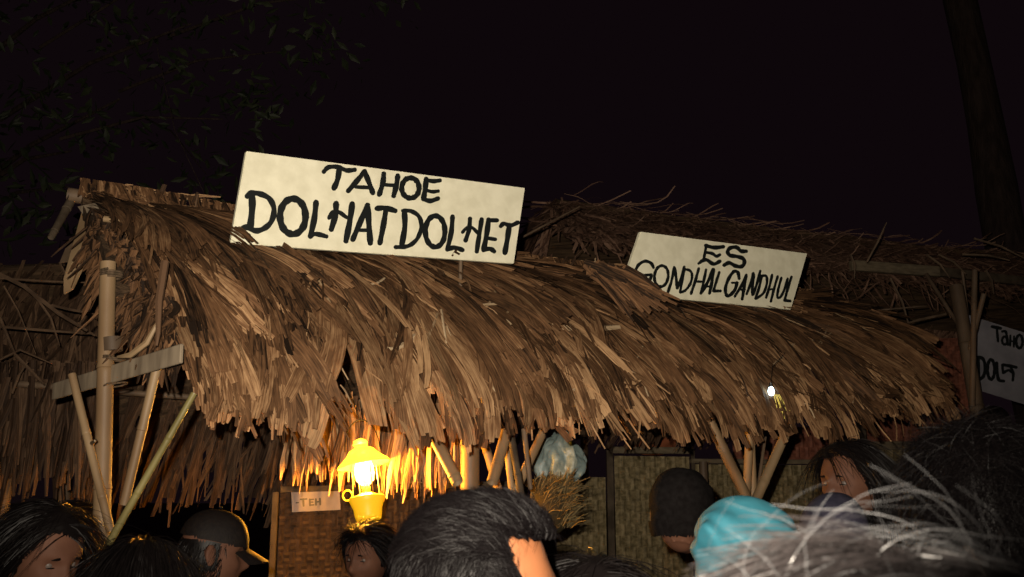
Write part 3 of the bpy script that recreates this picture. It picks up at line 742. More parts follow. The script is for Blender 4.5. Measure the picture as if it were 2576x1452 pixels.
lathe('chimney_cap', [(.028, .072), (.027, .088), (.031, .092), (.026, .106), (.012, .113), (0, .114)], M['hood_glow'], lan, 24, TS)
hp = [T @ Vector((-.075 + .02*math.cos(a) - .005, .0, .115 + .022 * math.sin(a))) for a in [i * 2 * PI / 12 for i in range(13)]]
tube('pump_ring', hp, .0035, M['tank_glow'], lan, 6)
bp = [T @ Vector((.075 * math.cos(a), 0, .30 + .13 * math.sin(a))) for a in [PI * i / 12 for i in range(13)]]
tube('carrying_bail', bp, .0025, M['metal'], lan, 6)
tube('hanging_wire', [T @ Vector((0, 0, .43)), front.surf(.85, .35, -.05)[0]], .002, M['metal'], lan, 5)
pl_d = bpy.data.lights.new('lantern_light', 'POINT'); pl = bpy.data.objects.new('lantern_light', pl_d); COL.objects.link(pl)
pl_d.energy = 1050; pl_d.color = (1, .40, .035); pl_d.shadow_soft_size = .026; pl.location = T @ Vector((0, -.0, .20))
pl.parent = lan; pl.matrix_parent_inverse = pmat(lan).inverted()
# ------------------------------------------------------------------ small electric lights
def bulb(u, v, Y, r, m, label, tails=0):
    p = at(u, v, Y); o = empty('string_bulb', p); tag(o, label, 'light')
    lathe('bulb', [(0, -r * 1.3), (r * .7, -r), (r, 0), (r * .7, r), (r * .4, r * 1.4), (0, r * 1.5)], M[m], o, 12, Matrix.Translation(p))
    lathe('socket', [(r * .45, r * 1.3), (r * .5, r * 2.6), (0, r * 2.7)], M['metal'], o, 10, Matrix.Translation(p))
    tube('wire', [p + Vector((0, 0, r * 2.6)), p + Vector((.02, .03, .12)), p + Vector((.10, .08, .2))], .0015, M['metal'], o, 5)
    for i in range(tails):  # yellow streaks of light, built as thin glowing strands
        a = random.uniform(-.3, .5); L = random.uniform(.05, .13)
        tube('light_streak', [p + Vector((.01 + .006 * i, -.01, -.015)), p + Vector((.02 + .009 * i, -.012, -.015 - L * .5)), p + Vector((.03 + .012 * i + a * .02, -.01, -.015 - L))], .0013, M['streak_yellow'], o, 4)
bulb(1940, 985, 4.75, .016, 'led_blue', 'glowing blue-white bulb with yellow streaks of light at the right eave', 5)
bulb(1442, 1045, 5.6, .0065, 'led_green', 'left one of two tiny pale green bulbs under the middle of the eave'); 
bulb(1482, 1049, 5.7, .0065, 'led_green', 'right one of two tiny pale green bulbs under the middle of the eave')

# ------------------------------------------------------------------ bag and straw behind the middle post
p = at(1408, 1158, 5.0); bag = empty('plastic_bag', p - Vector((0, 0, .2))); tag(bag, 'crumpled pale plastic bag hanging behind the bamboo braces', 'bag')
bm = bmesh.new(); bmesh.ops.create_icosphere(bm, subdivisions=5, radius=1)
for v in bm.verts:
    c = v.co; k = 1 + .28 * noise.noise(c * 2.2) + .10 * noise.noise(c * 6); top = max(0, c.z)
    v.co = p + Vector((c.x * .12 * k * (1 - .6 * top), c.y * .08 * k * (1 - .6 * top), c.z * .17 * k))
mesh_bm('bag_body', bm, M['cloth_white'], bag, True)
tube('bag_knot', [p + Vector((0, 0, .13)), p + Vector((.02, 0, .2)), p + Vector((.05, 0, .32))], [.02, .012, .004], M['cloth_white'], bag)
p = at(1385, 1262, 4.7); sb = empty('straw_bundle', p - Vector((0, 0, .12))); tag(sb, 'tied bundle of yellowish rice straw behind the big head of black hair', 'straw bundle')
r = Rib()
for i in range(900):
    a = random.uniform(0, 2 * PI); q = random.random() ** .5; th = random.gauss(0, .5)
    base = p + Vector((.10 * q * math.cos(a), .07 * q * math.sin(a), random.uniform(-.12, .06)))
    dd = Vector((.55 + random.gauss(0, .5), random.gauss(0, .4), .7 + random.gauss(0, .4))).normalized(); L = random.uniform(.05, .12)
    sdv = dd.cross(Vector((random.random(), -1, random.random()))).normalized()
    r.strip([base, base + dd * L * .5 + Vector((0, 0, .01)), base + dd * L], [sdv] * 3, [Vector((0, -1, 0))] * 3, [.002, .0025, .001], random.uniform(.2, .9), 0)
tag(r.build('straw', M['straw'], sb), kind='stuff')
bm = bmesh.new(); bmesh.ops.create_icosphere(bm, subdivisions=3, radius=1)
for v in bm.verts: v.co = p + Vector((v.co.x * .10, v.co.y * .07, v.co.z * .12 - .03)) * 1
mesh_bm('straw_core', bm, M['straw'], sb, True)

# ------------------------------------------------------------------ back wall of woven panels (right)
bw = empty('panel_wall', (3.2, 8.2, 0)); tag(bw, 'wooden framed wall of woven bamboo panels behind the right-hand braces', 'wall')
def wallp(u, v, Y): return at(u, v, Y)
def wallpanel(u0, u1, vtop, Y0, Y1, m, vb=None):
    a, b = at(u0, vtop, Y0), at(u1, vtop, Y1); b.z = a.z
    h = a.z - (at(u0, vb, Y0).z if vb else .02)
    tag(weave('woven_panel', a, b, h, .042, m, bw, .010), kind='stuff')
wallpanel(1400, 1524, 1200, 7.6, 7.7, M['weave_wall'])
wallpanel(1546, 1735, 1147, 7.7, 7.85, M['weave_wall'])
wallpanel(1742, 2500, 1168, 7.85, 8.4, M['weave_wall'])
wallpanel(1842, 2160, 1072, 8.3, 8.5, M['weave_red'], 1158)
wallpanel(2180, 2700, 1130, 8.6, 8.9, M['weave_wall'])
beam('top_rail', at(1540, 1132, 7.66), at(1738, 1134, 7.82), .04, .05, M['wood_rail'], bw)
beam('top_rail', at(1738, 1160, 7.82), at(2500, 1166, 8.36), .04, .035, M['wood_rail'], bw)
beam('top_rail', at(2165, 1122, 8.5), at(2700, 1118, 8.8), .05, .07, M['wood_rail'], bw)
p = at(1533, 1120, 7.64); beam('wall_post', p, (p.x, p.y, .0), .05, .05, M['wood_dark'], bw, Vector((0, 1, 0)))
p = at(1742, 1130, 7.84); beam('wall_post', p, (p.x, p.y, .0), .03, .03, M['wood_dark'], bw, Vector((0, 1, 0)))
p = at(2165, 1060, 8.45); beam('wall_post', p, (p.x, p.y, .0), .06, .06, M['wood_dark'], bw, Vector((0, 1, 0)))
# shelf and reddish sack
p = at(1640, 1085, 8.0); sk = empty('hanging_cloth', p - Vector((0, 0, .15))); tag(sk, 'rust red cloth sack standing above the rail under the right eave', 'sack')
bm = bmesh.new(); bmesh.ops.create_icosphere(bm, subdivisions=4, radius=1)
for v in bm.verts:
    c = v.co; k = 1 + .12 * noise.noise(c * 2.5); v.co = p + Vector((math.copysign(abs(c.x) ** .75, c.x) * .20 * k, c.y * .12 * k, math.copysign(abs(c.z) ** .7, c.z) * .19 * k))
mesh_bm('sack_body', bm, M['sack'], sk, True)
tube('sack_neck', [p + Vector((0, 0, .15)), p + Vector((.01, 0, .22)), p + Vector((.02, 0, .30))], [.08, .03, .05], M['sack'], sk)
rw = empty('reddish_panel', (at(2300, 1000, 9.2).x, 9.2, 0)); tag(rw, 'dim reddish plaited panel behind the right tip of the thatch roof', 'screen')
a, b = at(2150, 858, 9.2), at(2440, 840, 9.0); b.z = a.z
tag(weave('woven_panel', a, b, a.z - .02, .035, M['weave_red'], rw, .008), kind='stuff')
for q in (a, b): beam('panel_frame', q + Vector((0, -.03, .02)), (q.x, q.y - .03, 0), .04, .04, M['wood_dark'], rw, Vector((0, 1, 0)))

# ------------------------------------------------------------------ the other thatched stalls
def small_stall(name, label, A, B, side, S, a0, a1, m, nblade, wid, posts, both=True, Lb=.6, wave=.04, messy=.25, eave=1.0):
    st = empty(name, ((A + B) / 2).to_2d().to_3d()); tag(st, label, 'stall')
    rf = Roof(A, B, side, S, a0, a1); rb = Roof(A, B, -side, S, 35, 55)
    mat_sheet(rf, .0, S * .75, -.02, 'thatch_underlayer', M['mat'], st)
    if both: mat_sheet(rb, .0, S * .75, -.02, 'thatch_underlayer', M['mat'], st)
    r = Rib()
    for q, roof in enumerate((rf, rb) if both else (rf,)):
        for i in range(nblade):
            s = random.uniform(0, S * .75); t = random.uniform(-.1, roof.L + .1); L = min(Lb * random.uniform(.5, 1.2), S * 1.08 * eave - s + random.uniform(-.1, .12))
            roof.blade(r, t, s, max(.12, L), random.uniform(*wid), random.gauss(0, messy), random.uniform(-.04, .04), random.uniform(-.03, .09), K=random.choice((1, 1, 2)), tone=random.uniform(.2, .8), seg=5,
                       twist=random.gauss(0, .5), curl=.2, wav=wave, ragged=.3, bendskew=random.gauss(0, .3))
    tag(r.build('thatch', m, st), kind='stuff')
    for (x, y, z) in posts: bamboo('post', (x, y, z), (x, y, 0), .035, .04, M['bamboo_dark'], st, .4)
    return st, rf, rb
A, B = at(1400, 500, 8.6), at(2750, 655, 9.6)
fs, frf, frb = small_stall('far_stall', 'taller dark thatched stall behind the right-hand sign', A, B, 1, 1.25, 30, 34, M['leaf_far'], 2600, (.01, .03), [(at(2400, 700, 8.4).x + .3, 10.3, 3.2), (A.x + .3, 9.8, 3.0)], True, .7, .05, .5)
# crossing straws on the far roof's front slope
r = Rib()
for i in range(900):
    t = random.uniform(-.1, frf.L); s = random.uniform(-.03, 1.25)
    frf.blade(r, t, s, random.uniform(.2, .7), random.uniform(.006, .016), random.gauss(1.35, .35), random.uniform(.0, .08), random.uniform(0, .14), K=1, tone=random.uniform(.4, 1), seg=5, curl=0, wav=.05, bendskew=random.gauss(0, .4))
for i in range(130):
    t = random.uniform(0, frf.L); s = random.uniform(1.0, 1.25)
    frf.blade(r, t, s, random.uniform(.2, .6), random.uniform(.006, .014), random.gauss(.2, .5), .02, -.12, K=1, tone=random.uniform(.3, .9), seg=5, curl=0, wav=.05)
tag(r.build('loose_straw', M['leaf_far'], fs), kind='stuff')
# hip end of the far roof (left)
r = Rib()
hA = frf.surf(0, 0)[0]; 
for i in range(500):
    f = random.random(); e1 = frf.surf(0, 1.2)[0]; e2 = frb.surf(0, 1.2)[0]; e = e1.lerp(e2, f) + Vector((-.55, 0, -.05)); g = random.uniform(0, .6); p0 = hA.lerp(e, g); p1 = hA.lerp(e, min(1.05, g + random.uniform(.3, .5)))
    j = Vector((random.gauss(0, .04), random.gauss(0, .04), random.gauss(0, .03)))
    sdv = (p1 - p0).cross(Vector((0, 0, 1))).normalized(); r.strip([p0, p0.lerp(p1, .5) + j * .5, p1 + j], [sdv] * 3, [Vector((0, 0, 1))] * 3, [.012, .014, .008], random.uniform(.1, .5), 0)
tag(r.build('hip_thatch', M['leaf_far'], fs), kind='stuff')
beam('eave_beam', at(2140, 668, 7.9), at(2360, 684, 8.1), .05, .085, M['wood_rail'], fs)
beam('eave_beam', at(2360, 684, 8.1), at(2720, 725, 8.5), .05, .075, M['wood_dark'], fs)
pc = at(2405, 720, 7.2); pe = at(2470, 1100, 7.0)
bamboo('front_post', pc, pe + (pe - pc) * ((pe.z - .0) / (pc.z - pe.z)), .048, .05, M['bamboo_dark'], fs, .5, 16)
bamboo('brace', at(2452, 680, 6.95), at(2446, 1020, 6.9), .020, .020, M['bamboo_dark'], fs, .4)
bamboo('brace', at(2475, 740, 6.9), at(2440, 880, 6.95), .018, .016, M['bamboo_dark'], fs, .4)
bamboo('brace', at(2330, 690, 7.4), at(2425, 840, 7.1), .015, .014, M['bamboo_dark'], fs, .4)
bamboo('loose_stick', at(1312, 598, 6.4), at(1458, 520, 6.6), .008, .006, M['bamboo_dark'], fs, .4)
for (u, v, u2, v2) in ((1700, 640, 1690, 720), (2140, 640, 2150, 700), (2180, 660, 2230, 560), (2330, 640, 2390, 700), (2360, 640, 2430, 690), (2420, 640, 2540, 655), (2480, 680, 2500, 740), (2090, 800, 2330, 770), (2240, 700, 2290, 830), (2380, 790, 2230, 830), (2450, 600, 2576, 650)):
    Y = 7.4; tube('loose_straw_stem', [at(u, v, Y), at((u + u2) / 2 + 5, (v + v2) / 2 - 5, Y), at(u2, v2, Y)], [.008, .009, .004], M['leaf_far'] if 0 else M['bamboo_dark'], fs, 5)
# left neighbour
A, B = at(-900, 640, 5.3), at(262, 655, 5.2); 
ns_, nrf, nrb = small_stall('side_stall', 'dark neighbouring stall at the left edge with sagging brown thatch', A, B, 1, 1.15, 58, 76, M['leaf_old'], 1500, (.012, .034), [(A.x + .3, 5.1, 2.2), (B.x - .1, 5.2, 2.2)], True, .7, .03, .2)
for pts, w in (([(0, 690), (60, 720), (150, 790), (240, 845)], .012), ([(0, 700), (120, 708), (250, 712)], .006), ([(0, 800), (20, 850), (42, 900)], .010), ([(130, 768), (180, 780), (250, 792)], .008), ([(0, 822), (120, 832), (232, 840)], .008),
               ([(38, 892), (80, 935), (112, 968)], .010), ([(60, 715), (100, 760), (128, 800), (150, 870)], .007), ([(10, 720), (45, 780), (90, 890)], .005), ([(150, 660), (170, 700), (178, 740)], .006), ([(0, 905), (50, 880), (130, 915)], .006),
               ([(30, 990), (50, 940), (70, 910)], .008), ([(278, 860), (300, 900), (318, 930)], .007)):
    Y = 4.35; tube('twig', [at(u, v, Y) for u, v in pts], [w * .8] * (len(pts) - 1) + [w * .4], M['twig'], ns_, 6)
r = Rib()
for i in range(420):
    u = random.uniform(-60, 265); v = random.uniform(905, 1010); Y = random.uniform(4.5, 4.9); p = at(u, v, Y); L = random.uniform(.2, .52)
    sdv = Vector((1, random.gauss(0, .5), 0)).normalized(); dx = random.gauss(0, .12)
    r.strip([p, p + Vector((dx * L * .5 + .01, -.02, -L * .5)), p + Vector((dx * L, -.03, -L))], [sdv] * 3, [Vector((0, -1, 0))] * 3, [random.uniform(.004, .02)] * 2 + [.006], random.uniform(.2, .8), .3)
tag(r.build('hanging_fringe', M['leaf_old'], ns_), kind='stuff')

# ------------------------------------------------------------------ trees
def tree(name, label, base, top, r0, r1, branches, nleaf, leaf, spreadc):
    o = empty(name, base); tag(o, label, 'tree')
    pts = [Vector(base).lerp(Vector(top), i / 10) + Vector((.03 * math.sin(i * 1.1), .03 * math.cos(i), 0)) for i in range(11)]
    tube('trunk', pts, [r0 + (r1 - r0) * i / 10 + .012 * math.sin(i * 2.3) for i in range(11)], M['bark'], o, 14)
    r = Rib()
    for (a, b, c) in branches:
        tube('branch', [a, (Vector(a) + Vector(b)) / 2 + Vector((0, 0, .12)), b], [c, c * .7, c * .3], M['bark'], o, 7)
    for i in range(nleaf):
        a, b, c = random.choice(branches); kc = random.randrange(7); rc = random.Random(kc * 31 + int(c * 9999)); p = Vector(a).lerp(Vector(b), rc.uniform(.25, 1.08)) + Vector([rc.gauss(0, spreadc * 1.2) for _ in range(3)]) + Vector([random.gauss(0, spreadc * .5) for _ in range(3)])
        d = Vector((random.gauss(0, 1), random.gauss(0, 1), random.gauss(-.4, .7))).normalized(); L = leaf * random.uniform(.6, 1.3)
        s_ = d.cross(Vector((random.gauss(0, 1), random.gauss(0, 1), random.gauss(0, 1)))).normalized()
        r.strip([p, p + d * L * .5, p + d * L], [s_] * 3, [d.cross(s_)] * 3, [.004, L * .2, .003], 0, .25)
    tag(r.build('crown', M['tree_leaf'], o), kind='stuff')
    return o
def V3(u, v, Y): return at(u, v, Y)
br = []
for (u1, v1, u2, v2, w) in ((-120, 520, 300, 250, .06), (-60, 480, 180, 380, .05), (0, 300, 480, 60, .05), (150, 350, 560, 300, .03), (-100, 200, 300, -60, .05), (300, 230, 700, 130, .03), (430, 90, 900, -20, .03), (-80, 560, 170, 470, .04), (100, 120, 500, -80, .03), (350, 290, 520, 440, .02)):
    br.append((at(u1, v1, 9.5 + random.uniform(-.6, .6)), at(u2, v2, 9 + random.uniform(-1, 1)), w * .6))
tree('leafy_tree', 'barely visible dark leafy tree spreading over the left side of the night sky', (at(-140, 900, 10).x, 10, 0), at(-60, -150, 10), .22, .10, br, 1500, .13, .34)
tree('bare_trunk_tree', 'tall leaning tree trunk fading into the dark at the upper right', at(2700, 1300, 10.5).to_2d().to_3d(), at(2385, -150, 11.5), .30, .17,
     [(at(2420, 0, 11.4), at(2200, -500, 11), .05), (at(2400, -100, 11.4), at(2750, -500, 11), .05)], 900, .16, .4)
wl = tube('overhead_wire', [at(395, 120, 8), at(440, 330, 7.6), at(520, 500, 7.2), at(560, 640, 7.0)], .0035, M['bark']); tag(wl, 'thin drooping twig-like wire against the dark sky left of the large sign', 'wire')

# ------------------------------------------------------------------ people
def g(x, s): return math.exp(-x * x / (2 * s * s))
def skull(n, p=2.45):
    k = (abs(n.x) ** p + abs(n.y) ** p + abs(n.z) ** p) ** (-1 / p)
    return Vector((n.x * k * .096, n.y * k * .077, n.z * k * .112))
def head_pt(n):
    x, y, z = skull(n)
    k = max(0, -z / .118)
    y *= 1 - .30 * k ** 1.4
    if x < 0: x *= 1 - .42 * k ** 1.2; x *= 1.03
    else: x *= .93 + .05 * k; x -= .006 * max(0, z / .118)
    f = max(0, n.x)
    if f > 0:
        x += .029 * g(y, .0115) * (g(z + .030, .016) + .45 * g(z + .008, .018)) 
        x += .008 * g(z - .024, .010) * g(y, .042)
        for s_ in (-1, 1):
            x -= .013 * g(y - s_ * .032, .014) * g(z - .003, .012)
            x += .005 * g(y - s_ * .040, .018) * g(z + .030, .018)
            x += .004 * g(y - s_ * .012, .006) * g(z + .038, .008)
        x += .010 * g(y, .020) * (g(z + .063, .006) + g(z + .076, .006)) - .003 * g(z + .0695, .0025) * g(y, .022)
        x += .010 * g(z + .103, .016) * g(y, .026) - .004 * g(z + .088, .007) * g(y, .03)
    return Vector((x, y, z))
def hair_mask(p, line=.060):
    az = abs(math.atan2(p.y, p.x))
    if az < .75: lim = line + .012 * math.sin(az * 4)
    elif az < 1.15: lim = line - (az - .75) / .40 * (line + .005)
    elif az < 1.5: lim = -.030
    elif az < 1.9: lim = .0
    else: lim = -.0 - (az - 1.9) / 1.24 * .085
    return p.z > lim
def base_body(arms):
    """joints -> skin modifier -> evaluated mesh, 1.70 m tall, facing +X"""
    J = [('pel', (0, 0, .93), .13), ('wst', (0, 0, 1.10), .115), ('chs', (0, 0, 1.27), .135), ('upc', (-.01, 0, 1.38), .105), ('nk', (-.012, 0, 1.455), .058), ('hb', (.0, 0, 1.53), .056)]
    E = [(0, 1), (1, 2), (2, 3), (3, 4), (4, 5)]
    for s_ in (-1, 1):
        b = len(J); a = arms[s_]
        J += [('sh', (-.01, s_ * .165, 1.385), .062), ('el', a[0], .043), ('wr', a[1], .028), ('pa', a[2], .030)]
        E += [(3, b), (b, b+1), (b+1, b+2), (b+2, b+3)]
        fd = (Vector(a[2]) - Vector(a[1])).normalized(); sx = a[3] if len(a) > 3 else Vector((0, 1, 0)).cross(fd).normalized()
        pal = fd.cross(sx)
        for q in range(4):
            bb = len(J); L = (.036, .042, .040, .030)[q]; root = Vector(a[2]) + sx * (.026 - .0175 * q) + fd * .02
            j1 = root + fd * L + pal * .004; j2 = j1 + (fd * .92 + pal * .35).normalized() * L * .65; j3 = j2 + (fd * .8 + pal * .6).normalized() * L * .5
            J += [('f', root, .0095), ('f', j1, .0088), ('f', j2, .0080), ('f', j3, .0072)]; E += [(b+3, bb), (bb, bb+1), (bb+1, bb+2), (bb+2, bb+3)]
        bb = len(J); root = Vector(a[2]) + sx * .03 - fd * .02
        J += [('t', root, .011), ('t', root + (sx + fd * .5 + pal * .4).normalized() * .035, .0105), ('t', root + (sx * .6 + fd + pal * .6).normalized() * .065, .009)]; E += [(b+3, bb), (bb, bb+1), (bb+1, bb+2)]
        b = len(J)
        J += [('hp', (0, s_ * .09, .88), .105), ('kn', (.015, s_ * .10, .49), .062), ('ca', (-.015, s_ * .10, .34), .058), ('an', (-.02, s_ * .10, .085), .036), ('he', (-.03, s_ * .10, .045), .036), ('to', (.14, s_ * .115, .032), .030)]
        E += [(0, b), (b, b+1), (b+1, b+2), (b+2, b+3), (b+3, b+4), (b+4, b+5)]
    me = bpy.data.meshes.new('tmp'); me.from_pydata([tuple(j[1]) for j in J], E, [])
    ob = bpy.data.objects.new('tmp', me); COL.objects.link(ob)
    sm = ob.modifiers.new('s', 'SKIN'); sm.branch_smoothing = .4
    sk_ = me.skin_vertices[0].data
    for i, j in enumerate(J): sk_[i].radius = (j[2], j[2])
    sk_[0].use_root = True
    ss = ob.modifiers.new('u', 'SUBSURF'); ss.levels = 2; ss.render_levels = 2
    dg = bpy.context.evaluated_depsgraph_get(); ev = bpy.data.meshes.new_from_object(ob.evaluated_get(dg))
    bpy.data.objects.remove(ob)
    for v in ev.vertices:
        c = v.co
        if .9 < c.z < 1.42 and abs(c.y) < .19: k = g(c.z - 1.2, .2); c.y *= 1 + .22 * k; c.x *= 1 - .12 * k
    return ev
REST = {s_: [(-.03, s_ * .215, 1.12), (.07, s_ * .225, .89), (.09, s_ * .222, .82)] for s_ in (-1, 1)}
_bb = {}
def head_mtx(pitch, turn, tilt=0):
    return Matrix.Translation((.0, 0, 1.50)) @ Euler((tilt, pitch, turn), 'ZYX').to_matrix().to_4x4() @ Matrix.Translation((.018, 0, .085))
def person(label, u, v, Y, yaw, pitch=0, turn=0, skin='skin_dark', shirt='shirt_black', arms=None, voxel=.0065, size=1.0, tilt=0, group=None):
    """u, v, Y: where the centre of the skull stands; yaw 0 faces the camera, 90 faces right"""
    hc = at(u, v, Y); hm = head_mtx(R(pitch), R(turn), R(tilt)); loc = hm @ Vector((0, 0, 0))
    k = size; kz = hc.z / (loc.z)                     # scale so the skull centre falls at that height with the feet on the ground
    rz = R(yaw - 90)
    off = Euler((0, 0, rz)).to_matrix() @ Vector((loc.x * k, loc.y * k, 0))
    root = empty('person', (hc.x - off.x, hc.y - off.y, 0), rz); tag(root, label, 'person', group)
    key = 'rest' if arms is None else id(arms)
    if key not in _bb: _bb[key] = base_body(arms or REST)
    bm = bmesh.new(); bm.from_mesh(_bb[key])
    # body is stretched to the height, the head keeps its size
    zn = 1.50
    for vv in bm.verts: vv.co.x *= k; vv.co.y *= k; vv.co.z *= (hc.z - .085 * k) / zn
    H = Matrix.Translation((0, 0, hc.z - .085 * k)) @ Matrix.Scale(k, 4) @ Matrix.Translation((0, 0, -1.50)) @ hm
    H = Matrix.Translation(Vector((0, 0, hc.z - (H @ Vector((0, 0, 0))).z))) @ H
    hb = bmesh.new(); bmesh.ops.create_icosphere(hb, subdivisions=5, radius=1)
    for vv in hb.verts: vv.co = H @ head_pt(vv.co.normalized())
    for s_ in (-1, 1):    # ears: a rim round a hollow
        e = bmesh.ops.create_icosphere(hb, subdivisions=3, radius=1)['verts']
        for vv in e:
            c = vv.co.copy(); hol = -.5 * g(math.hypot(c.x, c.z), .45) * (1 if c.y * s_ > 0 else 0)
            c = Vector((c.x * .019 * (1 - .25 * (c.z < 0) * abs(c.z)), c.y * .008 + s_ * hol * .010 + s_ * .004, c.z * .032)); c.rotate(Euler((0, R(-12), s_ * R(-22))))
            vv.co = H @ (c + Vector((-.012, s_ * .080, -.012)))
    tmp = bpy.data.meshes.new('t'); hb.to_mesh(tmp); hb.free(); bm.from_mesh(tmp)
    me = bpy.data.meshes.new('body'); bm.to_mesh(me); bm.free()
    ob = bpy.data.objects.new('t', me); COL.objects.link(ob)
    rm = ob.modifiers.new('r', 'REMESH'); rm.mode = 'VOXEL'; rm.voxel_size = voxel
    sm = ob.modifiers.new('c', 'SMOOTH'); sm.factor = .5; sm.iterations = 1
    ev = bpy.data.meshes.new_from_object(ob.evaluated_get(bpy.context.evaluated_depsgraph_get())); bpy.data.objects.remove(ob)
    bi = bmesh.new(); bi.from_mesh(ev); bi.verts.ensure_lookup_table(); seen = set(); best = []
    for v0 in bi.verts:
        if v0.index in seen: continue
        st = [v0]; seen.add(v0.index); isl = []
        while st:
            q = st.pop(); isl.append(q)
            for e in q.link_edges:
                w = e.other_vert(q)
                if w.index not in seen: seen.add(w.index); st.append(w)
        if len(isl) > len(best): best = isl
    bs = set(best); bmesh.ops.delete(bi, geom=[v for v in bi.verts if v not in bs], context='VERTS'); bi.to_mesh(ev); bi.free()
    ev.polygons.foreach_set('use_smooth', [True] * len(ev.polygons)); ev.name = 'body'
    link('body', ev, M[skin], root, True)
    def shell(name, test, push, m):
        b2 = bmesh.new(); b2.from_mesh(ev); b2.normal_update()
        bmesh.ops.delete(b2, geom=[f for f in b2.faces if not test(f.calc_center_median())], context='FACES')
        for vv in b2.verts: vv.co += vv.normal * (push + .004 * noise.noise(vv.co * 9))
        b2.faces.ensure_lookup_table()
        o = mesh_bm(name, b2, m, root, True, True); return o
    sc = hc.z / 1.585
    shell('shirt', lambda c: .86 * sc < c.z < 1.45 * sc and (abs(c.y) < .2 * k or c.z > 1.16 * sc) and (H.inverted() @ c).length > .115, .014, M[shirt])
    shell('trousers', lambda c: .10 * sc < c.z < .92 * sc and abs(c.y) < .2 * k and not (abs(c.y) > .18 * k and c.z > .6), .012, M['denim'])
    for s_ in (-1, 1):
        bmE = bmesh.new(); bmesh.ops.create_uvsphere(bmE, u_segments=14, v_segments=10, radius=.0118)
        for vv in bmE.verts: vv.co = H @ (vv.co + Vector((.0675, s_ * .032, .001)))
        e_ = mesh_bm('eye', bmE, M['eye'], root, True, True)
        lp = [H @ Vector((.0835 - .35 * abs(q) ** 2 * 60, s_ * (.032 + q), -.001 - 6 * q * q)) for q in (-.013, -.007, 0, .007, .013)]
        bmE = bmesh.new(); tube_into(bmE, lp, [.0006, .0016, .0020, .0016, .0006], 6); mesh_bm('lashes', bmE, M['hair'], e_, True, True)
        bp_ = [H @ Vector((.092 - .012 * abs(q - 1.2) ** 2 * .5, s_ * (.016 + .013 * q), .022 + .003 * math.sin(q * 1.6))) for q in (0, .7, 1.4, 2.1)]
        bmE = bmesh.new(); tube_into(bmE, bp_, [.002, .0035, .003, .001], 6); mesh_bm('eyebrow', bmE, M['hair'], root, True, True)
    return root, H
def head_shell(name, H, root, m, test, push, sub=5, shape=None):
    bm = bmesh.new(); bmesh.ops.create_icosphere(bm, subdivisions=sub, radius=1)
    for vv in bm.verts:
        n = vv.co.normalized(); vv.co = skull(n)
    bmesh.ops.delete(bm, geom=[f for f in bm.faces if not test(f.calc_center_median())], context='FACES')
    for vv in bm.verts:
        c = vv.co; n = Vector((c.x / .0096, c.y / .0061, c.z / .0139)).normalized(); p = push(c) if callable(push) else push
        q = c + n * p
        if shape: q = shape(q)
        vv.co = H @ q
    return mesh_bm(name, bm, m, root, True, True)
def strands(name, H, root, m, n, L, w, comb, line=.060, lift=.008, grav=.4, mess=.3, test=None, seg=5, thick=.0, base=.004, curlf=0.):
    """hair: ribbons rooted on the scalp, combed by a flow and pulled down"""
    r = Rib(); cnt = 0; H3 = H.to_3x3()
    while cnt < n:
        q = Vector((random.gauss(0, 1), random.gauss(0, 1), random.gauss(0, 1))).normalized(); p = skull(q)
        if p.z < -.1 or not (test(p) if test else hair_mask(p, line)): continue
        cnt += 1; nn = Vector((p.x / .0096, p.y / .0061, p.z / .0139)).normalized()
        c = comb(p) + Vector([random.gauss(0, mess) for _ in range(3)]); c = (c - nn * c.dot(nn)).normalized()
        LL = L * random.uniform(.6, 1.2); pts = [p + nn * base * random.uniform(.2, 1)]; d = (c + nn * lift * 60 * random.uniform(.4, 1.2)).normalized()
        st = LL / seg
        for i in range(seg):
            pp = pts[-1] + d * st
            # stay outside the skull
            e = ((abs(pp.x) / (.099 + thick)) ** 2.45 + (abs(pp.y) / (.080 + thick)) ** 2.45 + (abs(pp.z) / (.115 + thick)) ** 2.45) ** (1 / 2.45)
            if e < 1: pp = pp / e
            pts.append(pp); d = (d + Vector((0, 0, -grav)) * .5 + c * .35 + Vector([random.gauss(0, curlf) for _ in range(3)])).normalized()
        W = [H @ x for x in pts]; sdv = (H3 @ d).cross(Vector((random.gauss(0, 1), random.gauss(0, 1), random.gauss(0, 1)))).normalized()
        r.strip(W, [sdv] * (seg + 1), [nn] * (seg + 1), [w * (1 - .75 * i / seg) for i in range(seg + 1)], random.random(), 0)
    me = r.mesh(name); o = link(name, me, m, root, True); o['kind'] = 'stuff'; me.polygons.foreach_set('use_smooth', [True] * len(me.polygons)); return o
back_comb = lambda p: Vector((-1, .0, -.2 - (1 if p.x < -.03 else 0)))
fwd_comb = lambda p: Vector((.9, .2, .15)) if p.z > .05 else Vector((.15, 0, -1))
down_comb = lambda p: Vector((-.2, p.y * 3, -1)) if p.x < .03 else Vector((-.45, .6 if p.y > -.015 else -.6, -.8))
def long_hair(root, H, m='hair', length=.16, part=0):
    f = lambda c: hair_mask(c, .068) or (c.x < .01 and c.z > -.118)
    head_shell('hair', H, root, M[m], f, lambda c: .010 + .004 * noise.noise(c * 40) + .012 * max(0, -c.z / .118), 5)
    strands('hair_strands', H, root, M[m], 2200, length, .0011, down_comb, test=f, grav=.8, mess=.10, lift=.004, thick=.012, base=.012)

